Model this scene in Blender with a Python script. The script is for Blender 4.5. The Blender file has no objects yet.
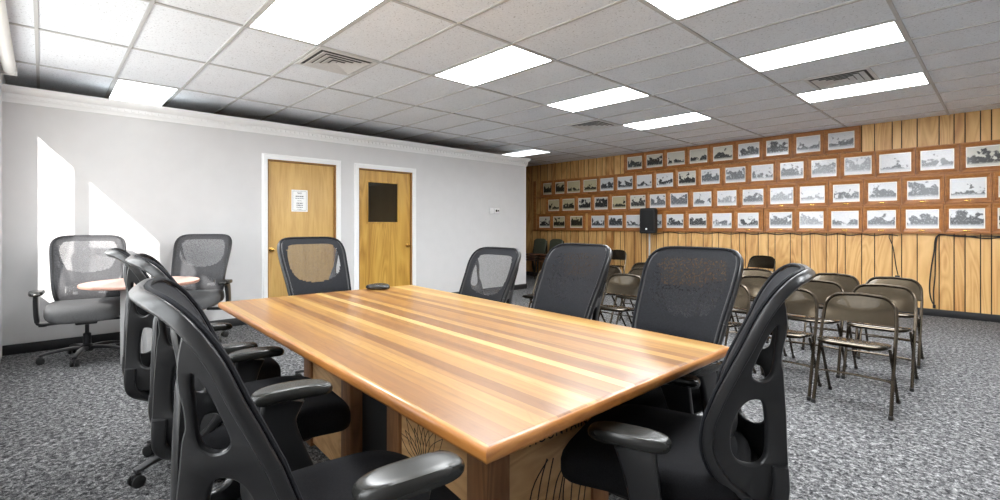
import bpy, bmesh, math, random
from mathutils import Vector, Matrix
random.seed(7)
PI = math.pi
scn = bpy.context.scene
COL = scn.collection
W_LEFT = -6.796      # face of the partition
W_BACK = 9.178       # face of the panelled wall
W_FRONT = -0.29      # face of the window wall
W_RIGHT = 3.4
W_FAR = -9.6
CEIL = 2.835

# ------------------------------------------------------------------ camera, light, exposure
cam = bpy.data.cameras.new('camera')
cam.sensor_width = 36.0
cam.lens = 481.5 / 1000 * 36.0
cam.shift_y = (226.5 - 250) / 1000.0
cam.clip_start = 0.02
camo = bpy.data.objects.new('camera', cam)
COL.objects.link(camo)
camo.location = (0, 0, 1.27)
camo.rotation_euler = (PI / 2, 0, 0.8114)
scn.camera = camo

scn.view_settings.view_transform = 'Standard'
scn.view_settings.look = 'None'
scn.view_settings.gamma = 1.0
scn.view_settings.use_curve_mapping = False
scn.view_settings.exposure = 1.65

SKY = 2.4
SUN = 3.2
PANEL = 11.0
world = bpy.data.worlds.new('world')
scn.world = world
world.use_nodes = True
bg = world.node_tree.nodes['Background']
bg.inputs['Color'].default_value = (0.94, 0.98, 1.0, 1)
bg.inputs['Strength'].default_value = SKY

sun = bpy.data.lights.new('sun', 'SUN')
sun.energy = SUN
sun.angle = math.radians(0.6)
sun.color = (1.0, 0.97, 0.93)
suno = bpy.data.objects.new('sun', sun)
COL.objects.link(suno)
suno.rotation_euler = Vector((-1.0, 0.5, -0.54)).to_track_quat('-Z', 'Y').to_euler()

# windows in the wall beside and behind the camera: x0, x1, z0, z1
WINDOWS = [(-6.29, -3.96, 0.85, 2.62), (-3.55, -2.40, 0.85, 2.62), (-2.10, -0.55, 0.85, 2.62)]  # last window is added to brighten the near chair backs
MULLION = {0: [(-5.50, -5.34)], 1: [(-3.0, -2.94)], 2: [(-1.36, -1.29)]}
for i, (x0, x1, z0, z1) in enumerate(WINDOWS):
    pl = bpy.data.lights.new('sky_portal', 'AREA')
    pl.shape = 'RECTANGLE'
    pl.size = x1 - x0
    pl.size_y = z1 - z0
    pl.cycles.is_portal = True
    po = bpy.data.objects.new('sky_portal', pl)
    COL.objects.link(po)
    po.location = ((x0 + x1) / 2, W_FRONT - 0.14, (z0 + z1) / 2)
    po.rotation_euler = (PI / 2, 0, 0)

try:
    scn.cycles.use_denoising = True
    scn.cycles.max_bounces = 10
    scn.cycles.diffuse_bounces = 6
    scn.cycles.transparent_max_bounces = 16
    scn.cycles.sample_clamp_indirect = 6.0
    scn.cycles.caustics_reflective = False
    scn.cycles.caustics_refractive = False
except Exception:
    pass

# ------------------------------------------------------------------ mesh helpers
class B:
    """a bmesh being filled, with a current material slot"""
    def __init__(self):
        self.bm = bmesh.new()
        self.mi = 0

    def face(self, vs):
        try:
            f = self.bm.faces.new(vs)
            f.material_index = self.mi
            return f
        except ValueError:
            return None

    def box(self, c, s, rot=None, bevel=0.0, seg=2):
        m = Matrix.Translation(Vector(c))
        if rot is not None:
            m = m @ rot.to_4x4()
        r = bmesh.ops.create_cube(self.bm, size=1.0, matrix=m @ Matrix.Diagonal((s[0], s[1], s[2], 1)))
        vs = r['verts']
        fs = set(f for v in vs for f in v.link_faces)
        for f in fs:
            f.material_index = self.mi
        if bevel > 0:
            es = list(set(e for v in vs for e in v.link_edges))
            r2 = bmesh.ops.bevel(self.bm, geom=es, offset=bevel, segments=seg, profile=0.5, affect='EDGES')
            for f in r2['faces']:
                f.material_index = self.mi
        return self

    def span(self, a, b, bevel=0.0, seg=2):
        c = [(a[i] + b[i]) / 2 for i in range(3)]
        s = [abs(b[i] - a[i]) for i in range(3)]
        return self.box(c, s, None, bevel, seg)

    def sweep(self, pts, sect, ref=(0, 0, 1), closed=False, scales=None, cap=True):
        pts = [Vector(p) for p in pts]
        n = len(pts)
        k = len(sect)
        rings = []
        for i, p in enumerate(pts):
            if closed:
                t = pts[(i + 1) % n] - pts[i - 1]
            else:
                t = pts[min(i + 1, n - 1)] - pts[max(i - 1, 0)]
            t.normalize()
            rf = Vector(ref[i]) if isinstance(ref, list) else Vector(ref)
            nn = rf - t * t.dot(rf)
            if nn.length < 1e-5:
                rf = Vector((0.3, 0.9, 0.2))
                nn = rf - t * t.dot(rf)
            nn.normalize()
            bb = t.cross(nn)
            sc = scales[i] if scales else 1.0
            sa, sb = sc if isinstance(sc, (tuple, list)) else (sc, sc)
            rings.append([self.bm.verts.new(p + nn * (a * sa) + bb * (b * sb)) for a, b in sect])
        m = n if closed else n - 1
        for i in range(m):
            r0, r1 = rings[i], rings[(i + 1) % n]
            for j in range(k):
                self.face((r0[j], r0[(j + 1) % k], r1[(j + 1) % k], r1[j]))
        if cap and not closed:
            self.face(list(reversed(rings[0])))
            self.face(rings[-1])
        return self

    def tube(self, pts, r, seg=10, closed=False, scales=None):
        # parallel-transported reference
        P = [Vector(p) for p in pts]
        t0 = (P[1] - P[0]).normalized()
        ref = Vector((0, 0, 1)) if abs(t0.z) < 0.9 else Vector((0, 1, 0))
        refs = []
        for i in range(len(P)):
            t = (P[min(i + 1, len(P) - 1)] - P[max(i - 1, 0)]).normalized()
            ref = ref - t * t.dot(ref)
            ref.normalize()
            refs.append(ref.copy())
        return self.sweep(P, circ(r, seg), refs, closed, scales)

    def lathe(self, prof, c=(0, 0, 0), axis='Z', seg=24):
        c = Vector(c)
        rings = []
        for r, h in prof:
            ring = []
            for j in range(seg):
                a = 2 * PI * j / seg
                if axis == 'Z':
                    v = Vector((r * math.cos(a), r * math.sin(a), h))
                elif axis == 'Y':
                    v = Vector((r * math.cos(a), h, -r * math.sin(a)))
                else:
                    v = Vector((h, r * math.cos(a), r * math.sin(a)))
                ring.append(self.bm.verts.new(c + v))
            rings.append(ring)
        for i in range(len(rings) - 1):
            for j in range(seg):
                self.face((rings[i][j], rings[i][(j + 1) % seg], rings[i + 1][(j + 1) % seg], rings[i + 1][j]))
        self.face(list(reversed(rings[0])))
        self.face(rings[-1])
        return self

    def prism(self, poly, p0, ux, uy, depth):
        """polygon in the plane (ux,uy) at p0, pushed along depth vector"""
        p0, ux, uy, d = Vector(p0), Vector(ux), Vector(uy), Vector(depth)
        a = [self.bm.verts.new(p0 + ux * x + uy * y) for x, y in poly]
        b = [self.bm.verts.new(p0 + ux * x + uy * y + d) for x, y in poly]
        n = len(poly)
        self.face(list(reversed(a)))
        self.face(b)
        for i in range(n):
            self.face((a[i], a[(i + 1) % n], b[(i + 1) % n], b[i]))
        return self

    def pad(self, w, d, h, c=(0, 0, 0), n=4.5, p=3.0, deform=None, seg=40, rings=7):
        """rounded cushion: superellipse outline, rounded rim"""
        c = Vector(c)
        prof = []
        for i in range(rings + 1):
            a = -PI / 2 + PI * i / rings
            s = abs(math.cos(a)) ** (2 / p)
            z = math.copysign(abs(math.sin(a)) ** (2 / p), math.sin(a)) * h / 2
            prof.append((s, z))
        prof = [(0.0, -h / 2), (0.5, -h / 2)] + [(max(s, 0.72), z) if (i in (0, rings)) else (0.8 + 0.2 * s, z) for i, (s, z) in enumerate(prof)] + [(0.5, h / 2), (0.25, h / 2), (0.0, h / 2)]
        rr = []
        for s, z in prof:
            ring = []
            for j in range(seg):
                a = 2 * PI * j / seg
                x = math.copysign(abs(math.cos(a)) ** (2 / n), math.cos(a)) * w / 2 * s
                y = math.copysign(abs(math.sin(a)) ** (2 / n), math.sin(a)) * d / 2 * s
                v = Vector((x, y, z))
                if deform:
                    v = Vector(deform(v))
                ring.append(self.bm.verts.new(c + v))
            rr.append(ring)
        for i in range(len(rr) - 1):
            for j in range(seg):
                self.face((rr[i][j], rr[i][(j + 1) % seg], rr[i + 1][(j + 1) % seg], rr[i + 1][j]))
        bmesh.ops.remove_doubles(self.bm, verts=rr[0] + rr[-1], dist=1e-5)
        return self

    def build(self, name, mats, parent=None, loc=(0, 0, 0), angle=38, smooth=True):
        me = bpy.data.meshes.new(name)
        bmesh.ops.recalc_face_normals(self.bm, faces=self.bm.faces[:])
        self.bm.to_mesh(me)
        self.bm.free()
        for m in (mats if isinstance(mats, (list, tuple)) else [mats]):
            me.materials.append(m)
        if smooth:
            me.shade_smooth()
            me.set_sharp_from_angle(angle=math.radians(angle))
        o = bpy.data.objects.new(name, me)
        COL.objects.link(o)
        o.location = loc
        if parent is not None:
            o.parent = parent
        return o


def circ(r, seg=10):
    return [(r * math.cos(2 * PI * i / seg), r * math.sin(2 * PI * i / seg)) for i in range(seg)]


def rrect(a, b, r, seg=3):
    """rounded rectangle section, half sizes a, b"""
    out = []
    for cx, cy, s in ((a - r, b - r, 0), (-(a - r), b - r, 1), (-(a - r), -(b - r), 2), (a - r, -(b - r), 3)):
        for i in range(seg + 1):
            t = PI / 2 * (s + i / seg)
            out.append((cx + r * math.cos(t), cy + r * math.sin(t)))
    return out


def spline(pts, n=8, closed=False):
    P = [Vector(p) for p in pts]
    m = len(P)
    out = []
    for i in range(m if closed else m - 1):
        if closed:
            p0, p1, p2, p3 = P[i - 1], P[i], P[(i + 1) % m], P[(i + 2) % m]
        else:
            p0, p1, p2, p3 = P[max(i - 1, 0)], P[i], P[i + 1], P[min(i + 2, m - 1)]
        for j in range(n):
            t = j / n
            out.append(0.5 * ((2 * p1) + (p2 - p0) * t + (2 * p0 - 5 * p1 + 4 * p2 - p3) * t * t + (3 * p1 - p0 - 3 * p2 + p3) * t ** 3))
    if not closed:
        out.append(P[-1])
    return out


def lerp_table(tab, t):
    for i in range(len(tab) - 1):
        a, b = tab[i], tab[i + 1]
        if t <= b[0] or i == len(tab) - 2:
            f = (t - a[0]) / (b[0] - a[0])
            return a[1] + (b[1] - a[1]) * f
    return tab[-1][1]


def smooth_table(tab):
    """smooth (Catmull) version of a table, sampled densely"""
    pts = spline([(a, b, 0) for a, b in tab], 10)
    return [(p.x, p.y) for p in pts]


def thing(name, label, cat, loc=(0, 0, 0), rz=0.0, group=None):
    o = bpy.data.objects.new(name, None)
    o.empty_display_size = 0.1
    COL.objects.link(o)
    o.location = loc
    o.rotation_euler = (0, 0, rz)
    return tag(o, label, cat, group)


def tag(o, label, cat, group=None):
    o['label'] = label
    o['category'] = cat
    if group:
        o['group'] = group
    return o


def struct(o):
    o['kind'] = 'structure'
    return o


def dup(o, parent=None):
    c = o.copy()
    COL.objects.link(c)
    if parent is not None:
        c.parent = parent
    for ch in list(o.children):
        dup(ch, c)
    return c


# ------------------------------------------------------------------ materials
def lin(r, g, b):
    def f(c):
        c /= 255.0
        return c / 12.92 if c <= 0.04045 else ((c + 0.055) / 1.055) ** 2.4
    return (f(r), f(g), f(b), 1.0)


class N:
    def __init__(self, name):
        self.m = bpy.data.materials.new(name)
        self.m.use_nodes = True
        self.t = self.m.node_tree
        self.p = self.t.nodes['Principled BSDF']
        self.out = self.t.nodes['Material Output']

    def new(self, typ, **kw):
        n = self.t.nodes.new(typ)
        for k, v in kw.items():
            if k.startswith('i_'):
                n.inputs[k[2:].replace('_', ' ')].default_value = v
            else:
                setattr(n, k, v)
        return n

    def link(self, a, b):
        self.t.links.new(a, b)

    def math(self, op, a, b=None, clamp=False):
        n = self.t.nodes.new('ShaderNodeMath')
        n.operation = op
        n.use_clamp = clamp
        for i, v in enumerate((a, b)):
            if v is None:
                continue
            if isinstance(v, (int, float)):
                n.inputs[i].default_value = v
            else:
                self.link(v, n.inputs[i])
        return n.outputs[0]

    def ramp(self, fac, stops, interp='LINEAR'):
        n = self.t.nodes.new('ShaderNodeValToRGB')
        n.color_ramp.interpolation = interp
        els = n.color_ramp.elements
        while len(els) < len(stops):
            els.new(0.5)
        for e, (pos, c) in zip(els, stops):
            e.position = pos
            e.color = c if len(c) == 4 else (*c, 1)
        self.link(fac, n.inputs[0])
        return n.outputs[0]

    def mix(self, fac, a, b, blend='MIX'):
        n = self.t.nodes.new('ShaderNodeMix')
        n.data_type = 'RGBA'
        n.blend_type = blend
        for s, v in ((0, fac), (6, a), (7, b)):
            if isinstance(v, (int, float, tuple)):
                n.inputs[s].default_value = v
            else:
                self.link(v, n.inputs[s])
        return n.outputs[2]

    def coords(self, kind='Object', scale=(1, 1, 1)):
        tc = self.t.nodes.new('ShaderNodeTexCoord')
        mp = self.t.nodes.new('ShaderNodeMapping')
        mp.inputs['Scale'].default_value = scale
        self.link(tc.outputs[kind], mp.inputs['Vector'])
        return mp.outputs[0]

    def noise(self, vec, scale, detail=3, rough=0.5, dims='3D', dist=0.0):
        n = self.t.nodes.new('ShaderNodeTexNoise')
        n.noise_dimensions = dims
        n.inputs['Scale'].default_value = scale
        n.inputs['Detail'].default_value = detail
        n.inputs['Roughness'].default_value = rough
        n.inputs['Distortion'].default_value = dist
        if vec is not None:
            self.link(vec, n.inputs['Vector'])
        return n

    def bump(self, h, strength=0.2, dist=0.01):
        n = self.t.nodes.new('ShaderNodeBump')
        n.inputs['Strength'].default_value = strength
        n.inputs['Distance'].default_value = dist
        self.link(h, n.inputs['Height'])
        self.link(n.outputs[0], self.p.inputs['Normal'])


def plain(name, col, rough=0.5, metal=0.0, spec=0.5, var=0.06, vscale=30, coat=0.0):
    n = N(name)
    c = col if len(col) == 4 else (*col, 1)
    ns = n.noise(n.coords('Object'), vscale, 2)
    lo = tuple(max(0, v * (1 - var)) for v in c[:3]) + (1,)
    hi = tuple(min(1, v * (1 + var)) for v in c[:3]) + (1,)
    n.link(n.ramp(ns.outputs[0], [(0.3, lo), (0.7, hi)]), n.p.inputs['Base Color'])
    n.p.inputs['Roughness'].default_value = rough
    n.p.inputs['Metallic'].default_value = metal
    n.p.inputs['Specular IOR Level'].default_value = spec
    n.p.inputs['Coat Weight'].default_value = coat
    return n.m


def emissive(name, col, strength):
    n = N(name)
    n.p.inputs['Base Color'].default_value = (*col, 1)
    n.p.inputs['Emission Color'].default_value = (*col, 1)
    n.p.inputs['Emission Strength'].default_value = strength
    return n.m


def mesh_fabric(name, col, clear):
    """woven chair mesh; clear = open share of the weave"""
    n = N(name)
    v = n.coords('Object')
    ns = n.noise(v, 140, 2)
    lo = tuple(c * 0.75 for c in col) + (1,)
    hi = tuple(c * 1.3 for c in col) + (1,)
    n.link(n.ramp(ns.outputs[0], [(0.35, lo), (0.65, hi)]), n.p.inputs['Base Color'])
    n.p.inputs['Roughness'].default_value = 0.75
    n.p.inputs['Specular IOR Level'].default_value = 0.2
    if clear > 0:
        tr = n.new('ShaderNodeBsdfTransparent')
        mx = n.new('ShaderNodeMixShader')
        w = n.noise(v, 90, 1)
        fac = n.math('ADD', n.math('MULTIPLY', n.math('SUBTRACT', w.outputs[0], 0.5), 0.25), clear, clamp=True)
        n.link(fac, mx.inputs[0])
        n.link(n.p.outputs[0], mx.inputs[1])
        n.link(tr.outputs[0], mx.inputs[2])
        n.link(mx.outputs[0], n.out.inputs[0])
    return n.m


def mat_carpet():
    n = N('carpet')
    v = n.coords('Object')
    big = n.noise(n.coords('Object', (1, 1, 1)), 38, 4, 0.75, dist=0.6)
    fine = n.noise(n.coords('Object', (1.0, 1.5, 1)), 110, 3, 0.7)
    f = n.math('ADD', n.math('MULTIPLY', big.outputs[0], 0.65), n.math('MULTIPLY', fine.outputs[0], 0.35))
    c = n.ramp(f, [(0.36, lin(18, 18, 20)), (0.46, lin(66, 66, 68)), (0.54, lin(118, 118, 119)), (0.66, lin(190, 190, 189))])
    n.link(c, n.p.inputs['Base Color'])
    n.p.inputs['Roughness'].default_value = 1.0
    n.p.inputs['Specular IOR Level'].default_value = 0.1
    n.bump(f, 0.6, 0.012)
    return n.m


def mat_tile():
    n = N('ceiling_tile')
    v = n.coords('Object')
    sp = n.noise(v, 75, 2, 0.6)
    lg = n.noise(v, 2.0, 2)
    c = n.ramp(sp.outputs[0], [(0.27, lin(150, 150, 150)), (0.36, lin(232, 236, 242)), (0.7, lin(242, 246, 251))])
    c2 = n.mix(0.12, c, n.ramp(lg.outputs[0], [(0.3, lin(190, 194, 200)), (0.7, lin(232, 236, 242))]))
    n.link(c2, n.p.inputs['Base Color'])
    n.p.inputs['Roughness'].default_value = 0.95
    n.bump(sp.outputs[0], 0.25, 0.004)
    return n.m


def wood(name, stops, scale=(1, 12, 1), nscale=3.0, rough=0.4, tone=None, coat=0.0, arcs=0.35):
    """grain stretched along the axis with the small scale"""
    n = N(name)
    v = n.coords('Object', scale)
    g = n.noise(v, nscale, 6, 0.6, dist=0.8)
    w = n.noise(v, nscale * 0.35, 2, 0.5, dist=1.5)
    rings = n.math('FRACT', n.math('MULTIPLY', w.outputs[0], 9.0))
    tri = n.math('ABSOLUTE', n.math('SUBTRACT', rings, 0.5))
    f = n.math('ADD', n.math('MULTIPLY', g.outputs[0], 1 - arcs), n.math('MULTIPLY', tri, arcs * 1.4))
    if tone:
        at = n.new('ShaderNodeAttribute', attribute_name=tone)
        f = n.math('ADD', f, n.math('MULTIPLY', n.math('SUBTRACT', at.outputs['Fac'], 0.5), 0.22))
    n.link(n.ramp(f, stops), n.p.inputs['Base Color'])
    n.p.inputs['Roughness'].default_value = rough
    n.p.inputs['Coat Weight'].default_value = coat
    n.p.inputs['Coat Roughness'].default_value = 0.12
    return n.m


def mat_tabletop():
    n = N('varnished_staves')
    tc = n.new('ShaderNodeTexCoord')
    sx = n.new('ShaderNodeSeparateXYZ')
    n.link(tc.outputs['Object'], sx.inputs[0])
    # staves of uneven width run along x
    vor = n.new('ShaderNodeTexVoronoi', voronoi_dimensions='1D')
    vor.inputs['Scale'].default_value = 19.0
    n.link(n.math('ADD', sx.outputs[1], 3.37), vor.inputs['W'])
    sep = n.new('ShaderNodeSeparateColor')
    n.link(vor.outputs['Color'], sep.inputs[0])
    base = n.ramp(sep.outputs[0], [(0.0, lin(112, 71, 24)), (0.18, lin(129, 84, 31)), (0.42, lin(143, 100, 39)),
                                   (0.68, lin(151, 110, 48)), (0.86, lin(161, 124, 61)), (0.95, lin(178, 150, 89))])
    cb = n.new('ShaderNodeCombineXYZ')
    n.link(n.math('MULTIPLY', sx.outputs[0], 0.9), cb.inputs[0])
    n.link(n.math('MULTIPLY', sx.outputs[1], 26.0), cb.inputs[1])
    n.link(n.math('MULTIPLY', sep.outputs[1], 40.0), cb.inputs[2])
    g = n.noise(cb.outputs[0], 1.6, 5, 0.6, dist=0.5)
    grain = n.ramp(g.outputs[0], [(0.3, (0.72, 0.66, 0.6, 1)), (0.55, (1, 1, 1, 1)), (0.8, (1.0, 0.98, 0.94, 1))])
    cb2 = n.new('ShaderNodeCombineXYZ')
    n.link(n.math('MULTIPLY', sx.outputs[0], 1.2), cb2.inputs[0])
    n.link(n.math('MULTIPLY', sx.outputs[1], 6.0), cb2.inputs[1])
    n.link(n.math('MULTIPLY', sep.outputs[2], 30.0), cb2.inputs[2])
    w = n.noise(cb2.outputs[0], 1.0, 2, 0.5, dist=1.0)
    rg = n.math('ABSOLUTE', n.math('SUBTRACT', n.math('FRACT', n.math('MULTIPLY', w.outputs[0], 10.0)), 0.5))
    arcs = n.ramp(rg, [(0.0, (0.80, 0.74, 0.68, 1)), (0.2, (1, 1, 1, 1))])
    c = n.mix(0.95, base, grain, 'MULTIPLY')
    c = n.mix(0.45, c, arcs, 'MULTIPLY')
    n.link(c, n.p.inputs['Base Color'])
    n.p.inputs['Roughness'].default_value = 0.42
    n.p.inputs['Coat Weight'].default_value = 0.45
    n.p.inputs['Coat Roughness'].default_value = 0.19
    return n.m


def mat_photo(name, paper, ink, dark, lift):
    """old photograph print: pale sky, blotchy landscape, white paper margin"""
    n = N(name)
    tc = n.new('ShaderNodeTexCoord')
    sx = n.new('ShaderNodeSeparateXYZ')
    n.link(tc.outputs['Generated'], sx.inputs[0])
    oi = n.new('ShaderNodeObjectInfo')
    sl = n.new('ShaderNodeSeparateXYZ')
    n.link(oi.outputs['Location'], sl.inputs[0])
    seed = n.math('ADD', n.math('MULTIPLY', sl.outputs[0], 7.31), n.math('MULTIPLY', sl.outputs[2], 13.7))
    cb = n.new('ShaderNodeCombineXYZ')
    n.link(n.math('MULTIPLY', sx.outputs[0], 1.4), cb.inputs[0])
    n.link(sx.outputs[2], cb.inputs[1])
    n.link(seed, cb.inputs[2])
    a = n.noise(cb.outputs[0], 3.2, 2, 0.5)
    b = n.noise(cb.outputs[0], 11.0, 4, 0.7)
    # horizon height differs from print to print
    hz = n.math('ADD', 0.54, n.math('MULTIPLY', n.math('SUBTRACT', n.math('FRACT', n.math('MULTIPLY', seed, 0.37)), 0.5), 0.4))
    land = n.math('SUBTRACT', n.math('ADD', hz, n.math('MULTIPLY', n.math('SUBTRACT', a.outputs[0], 0.5), 1.7)), sx.outputs[2])
    land = n.math('MULTIPLY', n.math('ADD', land, 0.05), 7.0, clamp=True)
    foot = n.math('MULTIPLY', n.math('SUBTRACT', sx.outputs[2], 0.12), 6.0, clamp=True)
    blotch = n.ramp(b.outputs[0], [(0.48, (1, 1, 1, 1)), (0.66, (0.3, 0.3, 0.3, 1))])
    d = n.math('MULTIPLY', n.math('MULTIPLY', land, foot), dark * 1.25)
    d = n.math('MULTIPLY', d, blotch)
    d = n.math('ADD', d, n.math('MULTIPLY', b.outputs[0], lift), clamp=True)
    c = n.mix(d, paper, ink)
    # paper margin
    ex = n.math('MINIMUM', sx.outputs[0], n.math('SUBTRACT', 1.0, sx.outputs[0]))
    ez = n.math('MINIMUM', sx.outputs[2], n.math('SUBTRACT', 1.0, sx.outputs[2]))
    e = n.math('LESS_THAN', n.math('MINIMUM', n.math('MULTIPLY', ex, 1.3), ez), 0.055)
    c = n.mix(e, c, lin(236, 234, 226))
    n.link(c, n.p.inputs['Base Color'])
    n.p.inputs['Roughness'].default_value = 0.35
    n.p.inputs['Coat Weight'].default_value = 0.5
    n.p.inputs['Coat Roughness'].default_value = 0.1
    return n.m


M = {}
M['wall_white'] = plain('white_wall_paint', lin(207, 206, 206), 0.85, var=0.015, vscale=6)
M['wall_brown'] = plain('brown_wall_board', lin(120, 84, 50), 0.7)
M['trim_white'] = plain('white_trim_paint', lin(236, 236, 236), 0.5, var=0.01)
M['jamb'] = plain('brown_jamb', lin(150, 110, 60), 0.6)  # plain brown door lining
M['carpet'] = mat_carpet()
M['tile'] = mat_tile()
M['tbar'] = plain('grid_metal', lin(190, 190, 190), 0.5, var=0.02)
M['cove'] = plain('black_vinyl_base', lin(27, 27, 29), 0.5)
M['panel'] = wood('panelling', [(0.15, lin(156, 104, 52)), (0.36, lin(198, 150, 90)), (0.56, lin(214, 170, 108)), (0.85, lin(230, 190, 132))],
                  (7, 1, 1.1), 1.0, 0.42, tone='tone')
M['groove'] = plain('panel_groove', lin(50, 32, 18), 0.8)
M['frame_wood'] = wood('stained_frame_wood', [(0.25, lin(134, 82, 38)), (0.5, lin(168, 108, 52)), (0.8, lin(196, 138, 74))], (3, 3, 8), 1.5, 0.4, arcs=0.15)
M['rail_wood'] = wood('stained_rail_wood', [(0.25, lin(126, 78, 38)), (0.5, lin(160, 104, 54)), (0.8, lin(188, 132, 76))], (1, 14, 14), 2.0, 0.4, arcs=0.1)
M['door_a'] = wood('pale_veneer', [(0.2, lin(178, 138, 74)), (0.5, lin(202, 164, 98)), (0.85, lin(214, 178, 112))], (8, 8, 0.8), 1.2, 0.45, arcs=0.15)
M['door_b'] = wood('golden_veneer', [(0.2, lin(154, 110, 38)), (0.5, lin(192, 148, 64)), (0.85, lin(212, 174, 90))], (6, 6, 0.7), 1.2, 0.4, arcs=0.35)
M['top'] = mat_tabletop()
M['edge'] = wood('table_edge_wood', [(0.25, lin(140, 84, 34)), (0.5, lin(176, 114, 54)), (0.8, lin(204, 146, 80))], (1.5, 5, 12), 1.2, 0.4, coat=0.3, arcs=0.1)
M['post'] = wood('dark_post_wood', [(0.25, lin(108, 72, 42)), (0.5, lin(140, 96, 60)), (0.8, lin(162, 116, 76))], (10, 10, 1), 1.6, 0.5)
M['ply'] = wood('light_panel_wood', [(0.2, lin(176, 132, 84)), (0.5, lin(204, 162, 112)), (0.85, lin(220, 182, 134))], (2, 2, 9), 1.2, 0.5)
M['ink'] = plain('burnt_line', lin(40, 30, 24), 0.7)
M['plastic'] = plain('charcoal_plastic', lin(37, 37, 38), 0.30, var=0.04)
M['armpad'] = plain('soft_black_pad', lin(36, 36, 34), 0.27, var=0.04)
M['fabric'] = plain('black_seat_fabric', lin(26, 26, 28), 0.95, spec=0.15, var=0.35, vscale=260)
M['fabric_sunlit'] = plain('sunlit_seat_fabric', lin(92, 92, 93), 0.95, spec=0.15, var=0.3, vscale=260)  # black seat fabric lightened to look washed by sun
M['mesh_dense'] = mesh_fabric('dense_chair_mesh', lin(23, 24, 28)[:3], 0.0)
M['mesh_sheer'] = mesh_fabric('sheer_chair_mesh', lin(64, 64, 66)[:3], 0.45)
M['mesh_close'] = mesh_fabric('close_chair_mesh', lin(23, 24, 28)[:3], 0.05)
M['mesh_sunlit'] = mesh_fabric('sunlit_chair_mesh', lin(92, 92, 94)[:3], 0.30)  # black chair mesh lightened to look sunlit, dense weave below too
M['mesh_sunlit_dense'] = mesh_fabric('sunlit_dense_chair_mesh', lin(70, 70, 72)[:3], 0.05)
M['steel'] = plain('dark_steel', lin(70, 70, 72), 0.3, metal=0.8)
M['brass'] = plain('brass', lin(190, 150, 80), 0.25, metal=1.0)
M['bronze'] = plain('bronze_enamel', lin(62, 55, 45), 0.2, metal=1.0, var=0.05, coat=0.2)
M['bronze_tube'] = plain('bronze_tube', lin(70, 62, 52), 0.25, metal=0.8)
M['laminate'] = plain('pink_beige_laminate', lin(206, 172, 160), 0.4, var=0.03)
M['laminate_edge'] = plain('laminate_edge', lin(170, 128, 112), 0.5)
M['grey_panel'] = plain('light_grey_panel', lin(176, 176, 176), 0.6, var=0.02)
M['diffuser'] = emissive('light_diffuser', (0.95, 0.98, 1.0), PANEL)
M['diffuser_low'] = emissive('dim_light_diffuser', (0.93, 0.98, 1.0), 1.2)
M['white_metal'] = plain('white_metal', lin(214, 214, 214), 0.45)
M['dark_gap'] = plain('dark_duct', lin(70, 70, 70), 0.8)
M['speaker'] = plain('speaker_shell', lin(24, 24, 25), 0.6)
M['grille'] = plain('speaker_grille', lin(16, 16, 17), 0.8, vscale=300, var=0.5)
M['badge'] = plain('pale_badge', lin(220, 220, 220), 0.4)
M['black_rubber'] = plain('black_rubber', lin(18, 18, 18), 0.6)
M['paper'] = plain('white_paper', lin(238, 238, 236), 0.8, var=0.01)
M['print'] = plain('printed_ink', lin(70, 70, 74), 0.8)
M['glass_dark'] = plain('dark_glass', lin(30, 32, 28), 0.08, coat=1.0)
M['green_pad'] = plain('grey_green_vinyl', lin(70, 74, 60), 0.5)
M['brown_pad'] = plain('brown_vinyl', lin(84, 52, 32), 0.5)
M['sun_block'] = plain('sun_block_surface', lin(170, 165, 158), 0.9)
M['concrete'] = plain('pale_concrete', lin(225, 222, 216), 0.9)


def mat_pane():
    n = N('window_pane')
    gl = n.new('ShaderNodeBsdfGlossy')
    gl.inputs['Roughness'].default_value = 0.02
    tr = n.new('ShaderNodeBsdfTransparent')
    mx = n.new('ShaderNodeMixShader')
    mx.inputs[0].default_value = 0.06
    n.link(tr.outputs[0], mx.inputs[1])
    n.link(gl.outputs[0], mx.inputs[2])
    n.link(mx.outputs[0], n.out.inputs[0])
    return n.m


M['pane'] = mat_pane()

PHOTO = {  # pale and faint prints carry painted glare in their tones
    'sepia': mat_photo('sepia_print', lin(206, 196, 160), lin(40, 36, 26), 1.25, 0.34),
    'dark': mat_photo('dark_print', lin(214, 212, 200), lin(34, 34, 34), 1.25, 0.2),
    'mid': mat_photo('mid_print', lin(222, 224, 226), lin(50, 52, 56), 1.0, 0.22),
    'pale': mat_photo('glare_pale_print', lin(228, 229, 232), lin(92, 95, 100), 0.85, 0.36),
    'glare_faint': mat_photo('glare_faint_print', lin(232, 233, 236), lin(140, 143, 148), 0.65, 0.35),
}

# ------------------------------------------------------------------ the room
b = B()
b.span((W_FAR, W_FRONT, -0.05), (W_RIGHT, W_BACK + 0.1, 0))
struct(b.build('floor', M['carpet'], smooth=False))

b = B()
b.span((W_FAR, W_FRONT - 0.15, CEIL), (W_RIGHT, W_BACK + 0.1, CEIL + 0.05))
struct(b.build('ceiling', M['tile'], smooth=False))

# suspended grid
GX0, GXS, GY0, GYS = -2.9155, 1.1764, 2.3166, 0.5883
b = B()
for i in range(-6, 7):
    x = GX0 + GXS * i
    if W_FAR < x < W_RIGHT:
        b.span((x - 0.012, W_FRONT, CEIL - 0.010), (x + 0.012, W_BACK, CEIL))
for j in range(-4, 12):
    y = GY0 + GYS * j
    if W_FRONT < y < W_BACK:
        b.span((W_FAR, y - 0.012, CEIL - 0.009), (W_RIGHT, y + 0.012, CEIL))
struct(b.build('trim_1', M['tbar'], smooth=False))

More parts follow.
